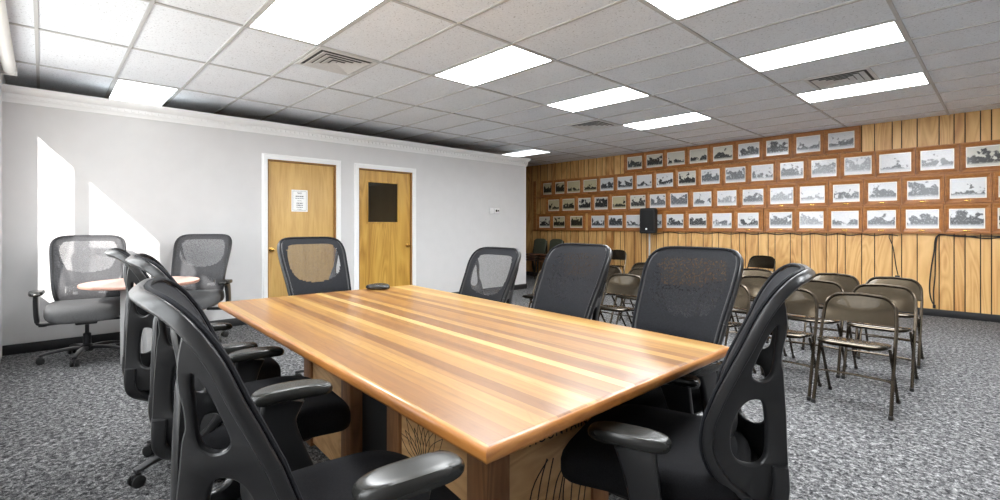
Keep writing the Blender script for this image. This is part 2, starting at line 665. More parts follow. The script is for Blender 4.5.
# panelled back wall: planks with dark grooves between
def plank_wall(name, x0, x1, z0, z1, y):
    widths = [0.209, 0.109, 0.174, 0.235, 0.154, 0.110, 0.150, 0.104, 0.157, 0.232, 0.271, 0.186, 0.228]
    bm = bmesh.new()
    tone = bm.loops.layers.float_color.new('tone')
    rnd = random.Random(3)
    x = x1
    i = 0
    edges = []
    # anchor one groove of the run at x = -1.389
    xs = [-1.389]
    k = 0
    seq = [0.209, 0.109, 0.174, 0.235, 0.154, 0.110, 0.150, 0.104, 0.157]
    while xs[-1] < x1:
        xs.append(xs[-1] + seq[k % len(seq)])
        k += 1
    left = []
    seq2 = [0.16, 0.21, 0.104, 0.15, 0.225, 0.12, 0.17, 0.235, 0.109]
    cur = -1.389
    k = 0
    while cur > x0:
        cur -= seq2[k % len(seq2)]
        left.append(cur)
        k += 1
    xs = sorted(left) + xs
    for a, c in zip(xs[:-1], xs[1:]):
        a2, c2 = max(a, x0), min(c, x1)
        if c2 - a2 < 0.02:
            continue
        g = 0.006
        vs = [bm.verts.new(p) for p in ((a2 + g, y + 0.004, z0), (c2 - g, y + 0.004, z0), (c2 - g, y + 0.004, z1), (a2 + g, y + 0.004, z1))]
        # plank: front face plus bevelled sides into the groove
        f = bm.faces.new(vs)
        t = rnd.random()
        for l in f.loops:
            l[tone] = (t, t, t, 1)
        bk = [bm.verts.new(p) for p in ((a2, y + 0.012, z0), (c2, y + 0.012, z0), (c2, y + 0.012, z1), (a2, y + 0.012, z1))]
        for q in ((0, 3), (2, 1)):
            f = bm.faces.new((vs[q[0]], bk[q[0]], bk[q[1]], vs[q[1]]))
            f.material_index = 1
            for l in f.loops:
                l[tone] = (t, t, t, 1)
    # core of the wall behind the planks
    r = bmesh.ops.create_cube(bm, size=1.0, matrix=Matrix.Translation(((x0 + x1) / 2, y + 0.062, (z0 + z1) / 2)) @ Matrix.Diagonal((x1 - x0, 0.1, z1 - z0, 1)))
    for v in r['verts']:
        for f in v.link_faces:
            f.material_index = 1
    me = bpy.data.meshes.new(name)
    bm.to_mesh(me)
    bm.free()
    me.materials.append(M['panel'])
    me.materials.append(M['groove'])
    o = bpy.data.objects.new(name, me)
    COL.objects.link(o)
    return struct(o)


plank_wall('wall_back', W_FAR, W_RIGHT, 0, CEIL, W_BACK - 0.004)
b = B()
b.span((W_FAR, W_BACK - 0.018, 0), (W_RIGHT, W_BACK - 0.002, 0.10), 0.004)
struct(b.build('baseboard_back', M['cove']))

# partition with two doors
PT = 2.55          # top of the wall under the crown
PEND = 7.187
DOORS = [(2.172, 3.128, 2.172), (3.482, 4.443, 2.162)]
b = B()
XB = W_LEFT - 0.12
ys = [W_FRONT] + [v for d in DOORS for v in d[:2]] + [PEND]
for a, c in ((ys[0], ys[1]), (ys[2], ys[3]), (ys[4], ys[5])):
    b.span((XB, a, 0), (W_LEFT, c, PT + 0.09))
for y0, y1, zt in DOORS:
    b.span((XB, y0, zt), (W_LEFT, y1, PT + 0.09))
b.bm.normal_update()
for f in b.bm.faces:
    f.material_index = 1 if f.normal.x < -0.5 else 0
struct(b.build('wall_left', [M['wall_white'], M['wall_brown']], smooth=False))

# crown moulding with dentils round the top and the end of the partition
b = B()
prof = [(0, 2.50), (0.010, 2.50), (0.014, 2.53), (0.022, 2.545), (0.024, 2.585), (0.045, 2.60), (0.066, 2.632), (0.072, 2.658), (0, 2.658)]
xc, yc = (W_LEFT, PEND)
def crown_ring(px, py, dx, dy):
    return [b.bm.verts.new((px + dx * o, py + dy * o, z)) for o, z in prof]
rings = [crown_ring(W_LEFT, W_FRONT, 1, 0), crown_ring(W_LEFT, PEND, 1, 1), crown_ring(XB, PEND, -1, 1), crown_ring(XB, W_FRONT, -1, 0)]
for r0, r1 in zip(rings[:-1], rings[1:]):
    for j in range(len(prof)):
        b.face((r0[j], r0[(j + 1) % len(prof)], r1[(j + 1) % len(prof)], r1[j]))
b.span((XB, W_FRONT, 2.645), (W_LEFT, PEND, 2.658))
y = W_FRONT + 0.02
while y < PEND:
    b.span((W_LEFT + 0.02, y, 2.552), (W_LEFT + 0.038, y + 0.034, 2.582))
    y += 0.062
struct(b.build('trim_2', M['trim_white'], angle=25))
b = B()
for a, c in ((W_FRONT, 2.10), (3.20, 3.41), (4.52, PEND)):
    b.span((W_LEFT, a, 0), (W_LEFT + 0.014, c, 0.10), 0.003)
b.span((XB - 0.014, PEND, 0), (W_LEFT + 0.014, PEND + 0.014, 0.10), 0.003)
struct(b.build('baseboard_left', M['cove']))

# doors
def casing(y0, y1, zt, parent):
    b = B()
    w = 0.072
    sect = [(0, 0), (0, 0.018), (0.012, 0.022), (0.05, 0.022), (0.062, 0.012), (w, 0.012), (w, 0)]
    # three mitred runs as loops of the section (offset outward, height off the wall)
    pts = [(y0, 0, -1, 0), (y0, zt, -1, 1), (y1, zt, 1, 1), (y1, 0, 1, 0)]
    rings = []
    for py, pz, oy, oz in pts:
        rings.append([b.bm.verts.new((W_LEFT + h, py + oy * o, pz + oz * o)) for o, h in sect])
    for r0, r1 in zip(rings[:-1], rings[1:]):
        for j in range(len(sect)):
            b.face((r0[j], r0[(j + 1) % len(sect)], r1[(j + 1) % len(sect)], r1[j]))
    return b.build('casing', M['trim_white'], parent, angle=20)


def knob(parent, y, z, x):
    b = B()
    b.lathe([(0.030, 0.0), (0.030, 0.006), (0.012, 0.010), (0.011, 0.032), (0.024, 0.040), (0.028, 0.052), (0.022, 0.064), (0.006, 0.068)], (x, y, z), 'X', 18)
    return b.build('door_knob', M['brass'], parent)


XD = W_LEFT - 0.035
(y0, y1, zt) = DOORS[0]
b = B()
b.span((XD - 0.04, y0 + 0.022, 0.006), (XD, y1 - 0.022, zt - 0.022), 0.002)
d1 = struct(b.build('door_1', M['door_a'], angle=30))
b = B()
for s, e in (((XB, y0, 0), (W_LEFT - 0.002, y0 + 0.018, zt)), ((XB, y1 - 0.018, 0), (W_LEFT - 0.002, y1, zt)), ((XB, y0, zt - 0.018), (W_LEFT - 0.002, y1, zt))):
    b.span(s, e)
b.build('door_jamb', M['jamb'], d1, smooth=False)
casing(y0, y1, zt, d1)
knob(d1, y0 + 0.06, 0.955, XD)

(y0, y1, zt) = DOORS[1]
wy0, wy1, wz0, wz1 = 3.655, 4.19, 1.335, 1.965
b = B()
a0, a1, t1 = y0 + 0.022, y1 - 0.022, zt - 0.022
for s, e in (((a0, 0.006), (wy0, t1)), ((wy1, 0.006), (a1, t1)), ((wy0, 0.006), (wy1, wz0)), ((wy0, wz1), (wy1, t1))):
    b.span((XD - 0.04, s[0], s[1]), (XD, e[0], e[1]))
d2 = struct(b.build('door_2', M['door_b'], smooth=False))
b = B()
b.span((XD - 0.025, wy0, wz0), (XD - 0.019, wy1, wz1))
b.build('door_glass', M['glass_dark'], d2, smooth=False)
b = B()
f = 0.022
for s, e in (((wy0 - f, wz0 - f), (wy0 + 0.006, wz1 + f)), ((wy1 - 0.006, wz0 - f), (wy1 + f, wz1 + f)), ((wy0, wz0 - f), (wy1, wz0 + 0.006)), ((wy0, wz1 - 0.006), (wy1, wz1 + f))):
    b.span((XD - 0.006, s[0], s[1]), (XD + 0.010, e[0], e[1]), 0.003)
b.build('glazing_bead', M['door_b'], d2)
b = B()
for s, e in (((XB, y0, 0), (W_LEFT - 0.002, y0 + 0.018, zt)), ((XB, y1 - 0.018, 0), (W_LEFT - 0.002, y1, zt)), ((XB, y0, zt - 0.018), (W_LEFT - 0.002, y1, zt))):
    b.span(s, e)
b.build('door_jamb', M['jamb'], d2, smooth=False)
casing(y0, y1, zt, d2)
knob(d2, y1 - 0.075, 0.96, XD)

# notice taped to the first door
nt = thing('paper_notice', 'white printed paper notice with a thin border taped to the plain veneer door', 'notice', (XD, 2.61, 1.63))
b = B()
b.span((0.0005, -0.112, -0.152), (0.0022, 0.112, 0.152))
b.build('sheet', M['paper'], nt, smooth=False)
b = B()
for s, e in (((-0.094, -0.134), (-0.091, 0.134)), ((0.091, -0.134), (0.094, 0.134)), ((-0.094, -0.134), (0.094, -0.131)), ((-0.094, 0.131), (0.094, 0.134))):
    b.span((0.0022, s[0], s[1]), (0.0028, e[0], e[1]))
b.build('border_line', M['print'], nt, smooth=False)
b = B()
rr = random.Random(5)
for zc, h, w in ((0.112, 0.006, 0.07), (0.10, 0.006, 0.05), (0.062, 0.013, 0.11), (0.034, 0.007, 0.12), (0.0, 0.005, 0.06), (-0.034, 0.012, 0.085), (-0.062, 0.013, 0.085), (-0.090, 0.009, 0.085), (-0.118, 0.005, 0.06)):
    yy = -w / 2
    while yy < w / 2:
        l = rr.uniform(0.012, 0.03)
        b.span((0.0022, yy, zc - h / 2), (0.0028, min(yy + l, w / 2), zc + h / 2))
        yy += l + 0.006
b.build('print', M['print'], nt, smooth=False)

# thermostat near the end of the partition
th = thing('thermostat', 'small white thermostat plate on the white wall right of the glazed door', 'thermostat', (W_LEFT, 6.30, 1.572))
b = B()
b.span((0, -0.13, -0.055), (0.012, 0.13, 0.055), 0.004)
b.build('backplate', M['white_metal'], th)
b = B()
b.span((0.012, -0.01, -0.042), (0.034, 0.11, 0.042), 0.006)
b.build('body', M['trim_white'], th)
b = B()
b.span((0.034, 0.005, -0.02), (0.0365, 0.045, 0.022), 0.001)
b.span((0.034, 0.06, -0.012), (0.0365, 0.09, 0.016), 0.001)
b.build('display', M['glass_dark'], th)

# window wall, right-hand wall, far wall beyond the partition
b = B()
xs = [W_FAR]
segs = []
zlo, zhi = 0.85, 2.44
cur = W_FAR
for x0, x1, z0, z1 in WINDOWS:
    b.span((cur, W_FRONT - 0.15, 0), (x0, W_FRONT, CEIL))
    b.span((x0, W_FRONT - 0.15, 0), (x1, W_FRONT, z0))
    b.span((x0, W_FRONT - 0.15, z1), (x1, W_FRONT, CEIL))
    cur = x1
b.span((cur, W_FRONT - 0.15, 0), (W_RIGHT, W_FRONT, CEIL))
struct(b.build('wall_front', M['wall_white'], smooth=False))
for i, (x0, x1, z0, z1) in enumerate(WINDOWS):
    b = B()
    f = 0.035
    for s, e in (((x0, z0), (x0 + f, z1)), ((x1 - f, z0), (x1, z1)), ((x0, z0), (x1, z0 + f)), ((x0, z1 - f), (x1, z1))):
        b.span((s[0], W_FRONT - 0.12, s[1]), (e[0], W_FRONT - 0.07, e[1]))
    for m0, m1 in MULLION[i]:
        b.span((m0, W_FRONT - 0.12, z0), (m1, W_FRONT - 0.07, z1))
    w = struct(b.build('window_%d' % (i + 1), M['white_metal'], smooth=False))
    b = B()
    b.span((x0 + f, W_FRONT - 0.10, z0 + f), (x1 - f, W_FRONT - 0.096, z1 - f))
    b.build('pane', M['pane'], w, smooth=False)
b = B()
b.span((W_RIGHT, W_FRONT - 0.15, 0), (W_RIGHT + 0.12, W_BACK + 0.1, CEIL))
struct(b.build('wall_right', M['wall_white'], smooth=False))
b = B()
b.span((W_FAR - 0.12, W_FRONT - 0.15, 0), (W_FAR, W_BACK + 0.1, CEIL))
struct(b.build('wall_far', M['wall_brown'], smooth=False))
# unseen block added outside to keep the sun off the nearer windows
b = B()
b.span((W_RIGHT + 0.2, -9.0, -0.2), (W_RIGHT + 6.0, W_FRONT - 0.2, 5.6))
struct(b.build('sun_block_outside', M['sun_block'], smooth=False))
b = B()
b.span((-30, -40, -0.25), (30, W_FRONT - 0.16, -0.2))
struct(b.build('floor_outside', M['concrete'], smooth=False))

# ------------------------------------------------------------------ ceiling lights and vents
def cell(i, j):
    return GX0 + GXS * (i + 0.5), GY0 + GYS * (j + 0.5)


def light_proto(mat='diffuser'):
    t = thing('ceiling_light', '', 'ceiling light', group='recessed ceiling light panels')
    hx, hy = GXS / 2 - 0.012, GYS / 2 - 0.012
    b = B()
    for s, e in (((-hx, -hy), (hx, -hy + 0.018)), ((-hx, hy - 0.018), (hx, hy)), ((-hx, -hy), (-hx + 0.018, hy)), ((hx - 0.018, -hy), (hx, hy))):
        b.span((s[0], s[1], -0.008), (e[0], e[1], 0.0))
    b.build('light_frame', M['tbar'], t, smooth=False)
    b = B()
    b.span((-hx + 0.018, -hy + 0.018, -0.006), (hx - 0.018, hy - 0.018, -0.001))
    b.build('diffuser', M[mat], t, smooth=False)
    return t


LIGHTS = [((-1, -2), 'bright ceiling light panel cut by the top edge, left of the picture centre'),
          ((-1, 1), 'bright ceiling light panel near the middle, right of the first square vent'),
          ((-1, 4), 'third bright ceiling light panel in the row running down to the panelled wall'),
          ((-1, 7), 'bright ceiling light panel beside the far vent, near the panelled wall'),
          ((1, 1), 'bright ceiling light panel cut by the top edge, right of the picture centre'),
          ((1, 4), 'large bright ceiling light panel upper right, in front of the right vent'),
          ((1, 7), 'bright ceiling light panel just behind the right vent above the framed photographs'),
          ((-4, -3), 'bright ceiling light panel half hidden behind the top of the white partition'),
          ((-4.1, 8.25), 'distant bright ceiling light panel over the end of the white partition'),
          ((1, -2), 'added ceiling light panel above the camera, outside the picture'),  # last three panels are unseen, added to light the room
          ((3, 1), 'added ceiling light panel off to the right, outside the picture'),
          ((3, 6), 'added ceiling light panel off to the right near the panelled wall, outside the picture')]
proto = light_proto()
for n, ((i, j), lab) in enumerate(LIGHTS):
    o = proto if n == 0 else light_proto('diffuser_low') if n in (7, 8) else dup(proto)
    x, y = cell(i, j)
    o.location = (x, y, CEIL)
    o['label'] = lab


def vent_proto():
    t = thing('ceiling_vent', '', 'air vent', group='square louvred ceiling vents')
    H = 0.27
    b = B()
    b.span((-H, -H, -0.004), (H, H, -0.001))
    b.build('duct_opening', M['dark_gap'], t, smooth=False)
    b = B()
    for s, e in (((-H - 0.012, -H - 0.012), (H + 0.012, -H + 0.02)), ((-H - 0.012, H - 0.02), (H + 0.012, H + 0.012)), ((-H - 0.012, -H), (-H + 0.02, H)), ((H - 0.02, -H), (H + 0.012, H))):
        b.span((s[0], s[1], -0.014), (e[0], e[1], -0.001))
    b.build('vent_frame', M['white_metal'], t, smooth=False)
    for k, r in enumerate((0.225, 0.17, 0.115, 0.06)):
        b = B()
        ring = []
        for rr, z in ((r, -0.022), (r + 0.004, -0.020), (r - 0.047, -0.006), (r - 0.051, -0.008)):
            ring.append([b.bm.verts.new((sx * rr, sy * rr, z)) for sx, sy in ((-1, -1), (1, -1), (1, 1), (-1, 1))])
        for a in range(4):
            r0, r1 = ring[a], ring[(a + 1) % 4]
            for q in range(4):
                b.face((r0[q], r0[(q + 1) % 4], r1[(q + 1) % 4], r1[q]))
        b.build('louver', M['white_metal'], t, smooth=False)
    return t


vp = vent_proto()
VENTS = [((-2.9155 - 1.1764 - 0.294, GY0 - GYS * 0.5), 'white square ceiling vent beside the large light panel at the upper left'),
         ((-2.9155 + 1.1764 + 0.53, GY0 + GYS * 6.5), 'square ceiling vent between the two light panels at the upper right'),
         ((-2.9155 - 1.1764 - 0.294, GY0 + GYS * 6.5), 'small distant square ceiling vent left of the far light panel')]
for n, ((x, y), lab) in enumerate(VENTS):
    o = vp if n == 0 else dup(vp)
    o.location = (x, y, CEIL - 0.001)
    o['label'] = lab

# rolled blind above the corner window
bl = thing('roller_blind', 'white rolled-up blind end high in the left corner above the partition', 'blind', (-6.42, W_FRONT + 0.065, 2.74))
b = B()
b.lathe([(0.045, 0.0), (0.047, 0.004), (0.047, 2.1), (0.045, 2.104)], (0, 0, 0), 'X', 20)
b.build('blind_roll', M['paper'], bl)
b = B()
b.span((-0.012, -0.062, -0.055), (-0.002, 0.05, 0.055), 0.004)
b.build('bracket', M['white_metal'], bl)

# ------------------------------------------------------------------ conference table
ZT = 0.76
corners = [(-3.670, 0.858), (-0.822, 0.737), (-0.812, 2.130), (-3.603, 2.354)]
tcx, tcy = -2.227, 1.520
tb = thing('conference_table', 'long varnished wooden conference table of striped staves on panelled pedestals', 'table', (tcx, tcy, 0), math.radians(-3.3))
rot = Matrix.Rotation(math.radians(3.3), 2)
loc = []
for x, y in corners:
    v = rot @ Vector((x - tcx, y - tcy))
    loc.append((v.x, v.y))
def inset(poly, d):
    cx = sum(p[0] for p in poly) / 4
    cy = sum(p[1] for p in poly) / 4
    return [(p[0] - math.copysign(d, p[0] - cx), p[1] - math.copysign(d, p[1] - cy)) for p in poly]
b = B()
prof = [(0.012, -0.042), (0.003, -0.038), (0.0, -0.030), (0.0, -0.016), (0.003, -0.008), (0.008, -0.003), (0.016, 0.0), (0.0185, 0.0), (0.05, 0.0)]
rings = [[b.bm.verts.new((x, y, ZT + dz)) for x, y in inset(loc, d)] for d, dz in prof]
b.mi = 1
for n_, (r0, r1) in enumerate(zip(rings[:-1], rings[1:])):
    b.mi = 0 if n_ >= 5 else 1
    for q in range(4):
        b.face((r0[q], r0[(q + 1) % 4], r1[(q + 1) % 4], r1[q]))
b.mi = 1
b.face(list(reversed(rings[0])))
b.mi = 0
b.face(rings[-1])
b.build('tabletop', [M['top'], M['edge']], tb, angle=60)

def to_table(x, y):
    v = rot @ Vector((x - tcx, y - tcy))
    return v.x, v.y

def text_mesh(s, size):
    cu = bpy.data.curves.new('lettering', 'FONT')
    cu.body = s
    cu.size = size
    cu.space_character = 1.15
    cu.extrude = 0.0008
    cu.offset = 0.0
    ob = bpy.data.objects.new('lettering_source', cu)
    COL.objects.link(ob)
    bpy.context.view_layer.update()
    me = bpy.data.meshes.new_from_object(ob.evaluated_get(bpy.context.evaluated_depsgraph_get()))
    bpy.data.objects.remove(ob)
    return me


PY0, PY1 = 1.10, 1.75
PED = [(-1.93, -1.205), (-2.88, -2.205)]
for n, (x0, x1) in enumerate(PED):
    # pedestal in table-local coordinates
    (lx0, ly0), (lx1, _) = to_table(x0, PY0 + 0.02), to_table(x1, PY0)
    ly1 = to_table(x1, PY1)[1]
    ly0 = min(ly0, to_table(x1, PY0)[1]) + 0.005
    b = B()
    top = ZT - 0.045
    b.span((lx0 + 0.02, ly0 + 0.014, 0.02), (lx1 - 0.012, ly0 + 0.032, top))
    b.span((lx0 + 0.02, ly1 - 0.032, 0.02), (lx1 - 0.02, ly1 - 0.014, top))
    b.span((lx0 + 0.012, ly0 + 0.014, 0.02), (lx0 + 0.030, ly1 - 0.014, top))
    b.span((lx1 - 0.030, ly0 + 0.014, 0.02), (lx1 - 0.012, ly1 - 0.014, top))
    ped = b.build('pedestal', M['ply'], tb, smooth=False)
    for px, py in ((lx0, ly0), (lx1, ly0), (lx0, ly1), (lx1, ly1)):
        sx = 1 if px == lx0 else -1
        sy = 1 if py == ly0 else -1
        b = B()
        b.span((px, py, 0), (px + sx * 0.115, py + sy * 0.105, top), 0.004)
        b.build('post', M['post'], ped)
    if n == 0:
        me = text_mesh('MOUNTAIN', 0.056)
        me.materials.append(M['ink'])
        o = bpy.data.objects.new('lettering', me)
        COL.objects.link(o)
        o.parent = ped
        o.location = (lx1 - 0.0112, ly0 + 0.205, 0.462)
        o.rotation_euler = (PI / 2, 0, PI / 2)
        # burnt drawing of bare twigs on the end panel, tall blossom on the long side
        b = B()
        rr = random.Random(11)
        for k in range(9):
            y = ly0 + 0.19 + 0.040 * k
            z = 0.33 + rr.uniform(0, 0.04)
            pts = spline([(lx1 - 0.0115, y, z - 0.22), (lx1 - 0.0115, y + rr.uniform(0.01, 0.05), z - 0.05), (lx1 - 0.0115, y + rr.uniform(0.06, 0.12), z + rr.uniform(0.01, 0.07))], 5)
            b.tube(pts, 0.0028, 5)
        b.build('twig_drawing', M['ink'], ped)
        b = B()
        yf = ly0 + 0.0135
        cx, cz = lx1 - 0.43, 0.29
        for k in range(11):
            a = PI * (0.12 + 0.076 * k)
            L = rr.uniform(0.15, 0.23)
            tip = (cx + L * math.cos(a), yf, cz + L * math.sin(a))
            mid1 = (cx + L * 0.55 * math.cos(a - 0.22), yf, cz + L * 0.55 * math.sin(a - 0.22))
            mid2 = (cx + L * 0.55 * math.cos(a + 0.22), yf, cz + L * 0.55 * math.sin(a + 0.22))
            b.tube(spline([(cx, yf, cz), mid1, tip], 4), 0.0014, 5)
            b.tube(spline([(cx, yf, cz), mid2, tip], 4), 0.0014, 5)
        b.tube(spline([(cx, yf, cz), (cx + 0.01, yf, cz - 0.12), (cx - 0.01, yf, cz - 0.25)], 6), 0.002, 5)
        for s in (-1, 1):
            for q in (0.06, 0.12, 0.17):
                b.tube(spline([(cx + 0.01, yf, cz - q - 0.06), (cx + s * 0.07, yf, cz - q), (cx + s * 0.13, yf, cz - q - 0.05)], 5), 0.0025, 5)
        b.build('flower_drawing', M['ink'], ped)

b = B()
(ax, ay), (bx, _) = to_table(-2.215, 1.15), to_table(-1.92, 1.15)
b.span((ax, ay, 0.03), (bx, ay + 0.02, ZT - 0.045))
b.build('gap_darkener', M['black_rubber'], tb, smooth=False)  # added black sheet that makes the gap between the pedestals dark

# black conference puck at the far end of the tabletop
pk = thing('conference_phone', 'small black rounded speaker puck lying at the far end of the tabletop', 'phone', (-3.54, 1.985, ZT), 0.5)
b = B()
b.pad(0.20, 0.14, 0.032, (0, 0, 0.017), n=2.4, p=2.2, deform=lambda v: (v.x, v.y, v.z + (0.010 * (1 - (v.x / 0.09) ** 2) if v.z > 0 else 0)))
b.build('body', M['armpad'], pk)
b = B()
b.lathe([(0.030, 0.034), (0.030, 0.040), (0.026, 0.042)], (0.01, 0, 0), 'Z', 20)
b.build('top_button', M['steel'], pk)

# ------------------------------------------------------------------ office chairs (front is +y)
BACK = smooth_table([(0.46, -0.255), (0.52, -0.215), (0.58, -0.178), (0.65, -0.162), (0.73, -0.170), (0.80, -0.195), (0.885, -0.232), (0.965, -0.270), (1.05, -0.306), (1.11, -0.338), (1.15, -0.364), (1.185, -0.392)])
HALF = smooth_table([(0.46, 0.205), (0.56, 0.232), (0.68, 0.246), (0.82, 0.258), (0.94, 0.268), (1.04, 0.276), (1.12, 0.280), (1.18, 0.276)])
ZB0, ZB1 = 0.47, 1.175


def S(u, z, off=0.0):
    """point of the back surface: u across -1..1, z height, off behind it"""
    w = lerp_table(HALF, z)
    y = lerp_table(BACK, z) + 0.050 * u * u
    y2 = lerp_table(BACK, z + 0.01) + 0.050 * u * u
    t = Vector((0, y2 - y, 0.01)).normalized()
    nrm = Vector((0, -t.z, t.y))
    return Vector((u * w, y, z)) + nrm * off


def outline(n=72, e=7.0, inset_=0.0):
    zc, hz = (ZB0 + ZB1) / 2, (ZB1 - ZB0) / 2 - inset_
    out = []
    for i in range(n):
        a = 2 * PI * i / n
        u = math.copysign(abs(math.cos(a)) ** (2 / e), math.cos(a)) * (1 - inset_ / 0.26)
        v = math.copysign(abs(math.sin(a)) ** (2 / e), math.sin(a))
        out.append((u, zc + v * hz))
    return out


def even_outline(n=84, e=7.0):
    raw = outline(600, e)
    pts = [S(u, z) for u, z in raw]
    L = [0]
    for i in range(len(pts)):
        L.append(L[-1] + (pts[(i + 1) % len(pts)] - pts[i]).length)
    out = []
    k = 0
    for i in range(n):
        d = L[-1] * i / n
        while L[k + 1] < d:
            k += 1
        out.append(raw[k % len(raw)])
    return out


OUT = even_outline()


FIN_REAR = [(0.330, 1.075), (0.332, 1.02), (0.322, 0.962), (0.318, 0.92), (0.323, 0.89), (0.326, 0.835),
            (0.331, 0.75), (0.334, 0.65), (0.336, 0.56), (0.322, 0.50), (0.285, 0.482), (0.240, 0.478), (0.215, 0.482)]
FIN_TEAR = [(0.306, 1.030), (0.294, 1.012), (0.280, 0.986), (0.256, 0.925), (0.244, 0.887), (0.250, 0.866), (0.271, 0.861), (0.292, 0.880), (0.301, 0.925), (0.305, 0.975), (0.309, 1.010)]
FIN_D = [(0.255, 0.800), (0.228, 0.790), (0.203, 0.752), (0.188, 0.700), (0.187, 0.645), (0.200, 0.612), (0.226, 0.598), (0.258, 0.600), (0.276, 0.628), (0.279, 0.690), (0.276, 0.752), (0.270, 0.790)]


def u_out(z):
    v = min(0.995, abs((z - (ZB0 + ZB1) / 2) / ((ZB1 - ZB0) / 2)))
    return (1 - v ** 7) ** (1 / 7)


def edge_e(z):
    return -(lerp_table(BACK, z) + 0.05 * u_out(z) ** 2)


def fin_point(e, z, s, t):
    """side plate: from the rim of the back inwards to the spine; t is the offset across its thickness"""
    w = lerp_table(HALF, z) * u_out(z)
    x = w - 0.5 * max(0.0, e - edge_e(z))
    return Vector((s * (x + 0.894 * t), -e - 0.447 * t, z))


def offset_loop(pts, d):
    n = len(pts)
    area = sum(pts[i][0] * pts[(i + 1) % n][1] - pts[(i + 1) % n][0] * pts[i][1] for i in range(n))
    sg = 1 if area > 0 else -1
    out = []
    for i in range(n):
        ax, ay = pts[i - 1]
        bx, by = pts[(i + 1) % n]
        tx, ty = bx - ax, by - ay
        l = math.hypot(tx, ty) or 1
        out.append((pts[i][0] - ty / l * d * sg, pts[i][1] + tx / l * d * sg))
    return out


def fin(b, s):
    front = [(edge_e(z) + 0.004, z) for z in [0.49 + (1.172 - 0.49) * i / 27 for i in range(28)]]
    tip = [(edge_e(z) + g, z) for z, g in ((1.168, 0.010), (1.150, 0.016), (1.120, 0.026))]
    rear = [(p.x, p.y) for p in spline([(e, z, 0) for e, z in tip + FIN_REAR], 3)]
    outer = front + rear
    holes = [[(p.x, p.y) for p in spline([(e, z, 0) for e, z in h], 4, True)] for h in (FIN_TEAR, FIN_D)]
    T = 0.013
    caps = {1: [], -1: []}
    for k, loop in enumerate([outer] + holes):
        d = 0.005 if k == 0 else -0.006
        ins = offset_loop(loop, d)
        mid = offset_loop(loop, d * 0.28)
        levels = [(ins, T), (mid, T * 0.72), (loop, T * 0.2), (loop, -T * 0.2), (mid, -T * 0.72), (ins, -T)]
        rings = [[b.bm.verts.new(fin_point(e, z, s, t)) for e, z in lp] for lp, t in levels]
        n = len(loop)
        for r0, r1 in zip(rings[:-1], rings[1:]):
            for j in range(n):
                b.face((r0[j], r0[(j + 1) % n], r1[(j + 1) % n], r1[j]))
        for side, rg in ((1, rings[0]), (-1, rings[-1])):
            for j in range(n):
                caps[side].append(b.bm.edges.get((rg[j], rg[(j + 1) % n])))
    for side in (1, -1):
        bmesh.ops.triangle_fill(b.bm, use_beauty=True, use_dissolve=False, edges=caps[side])


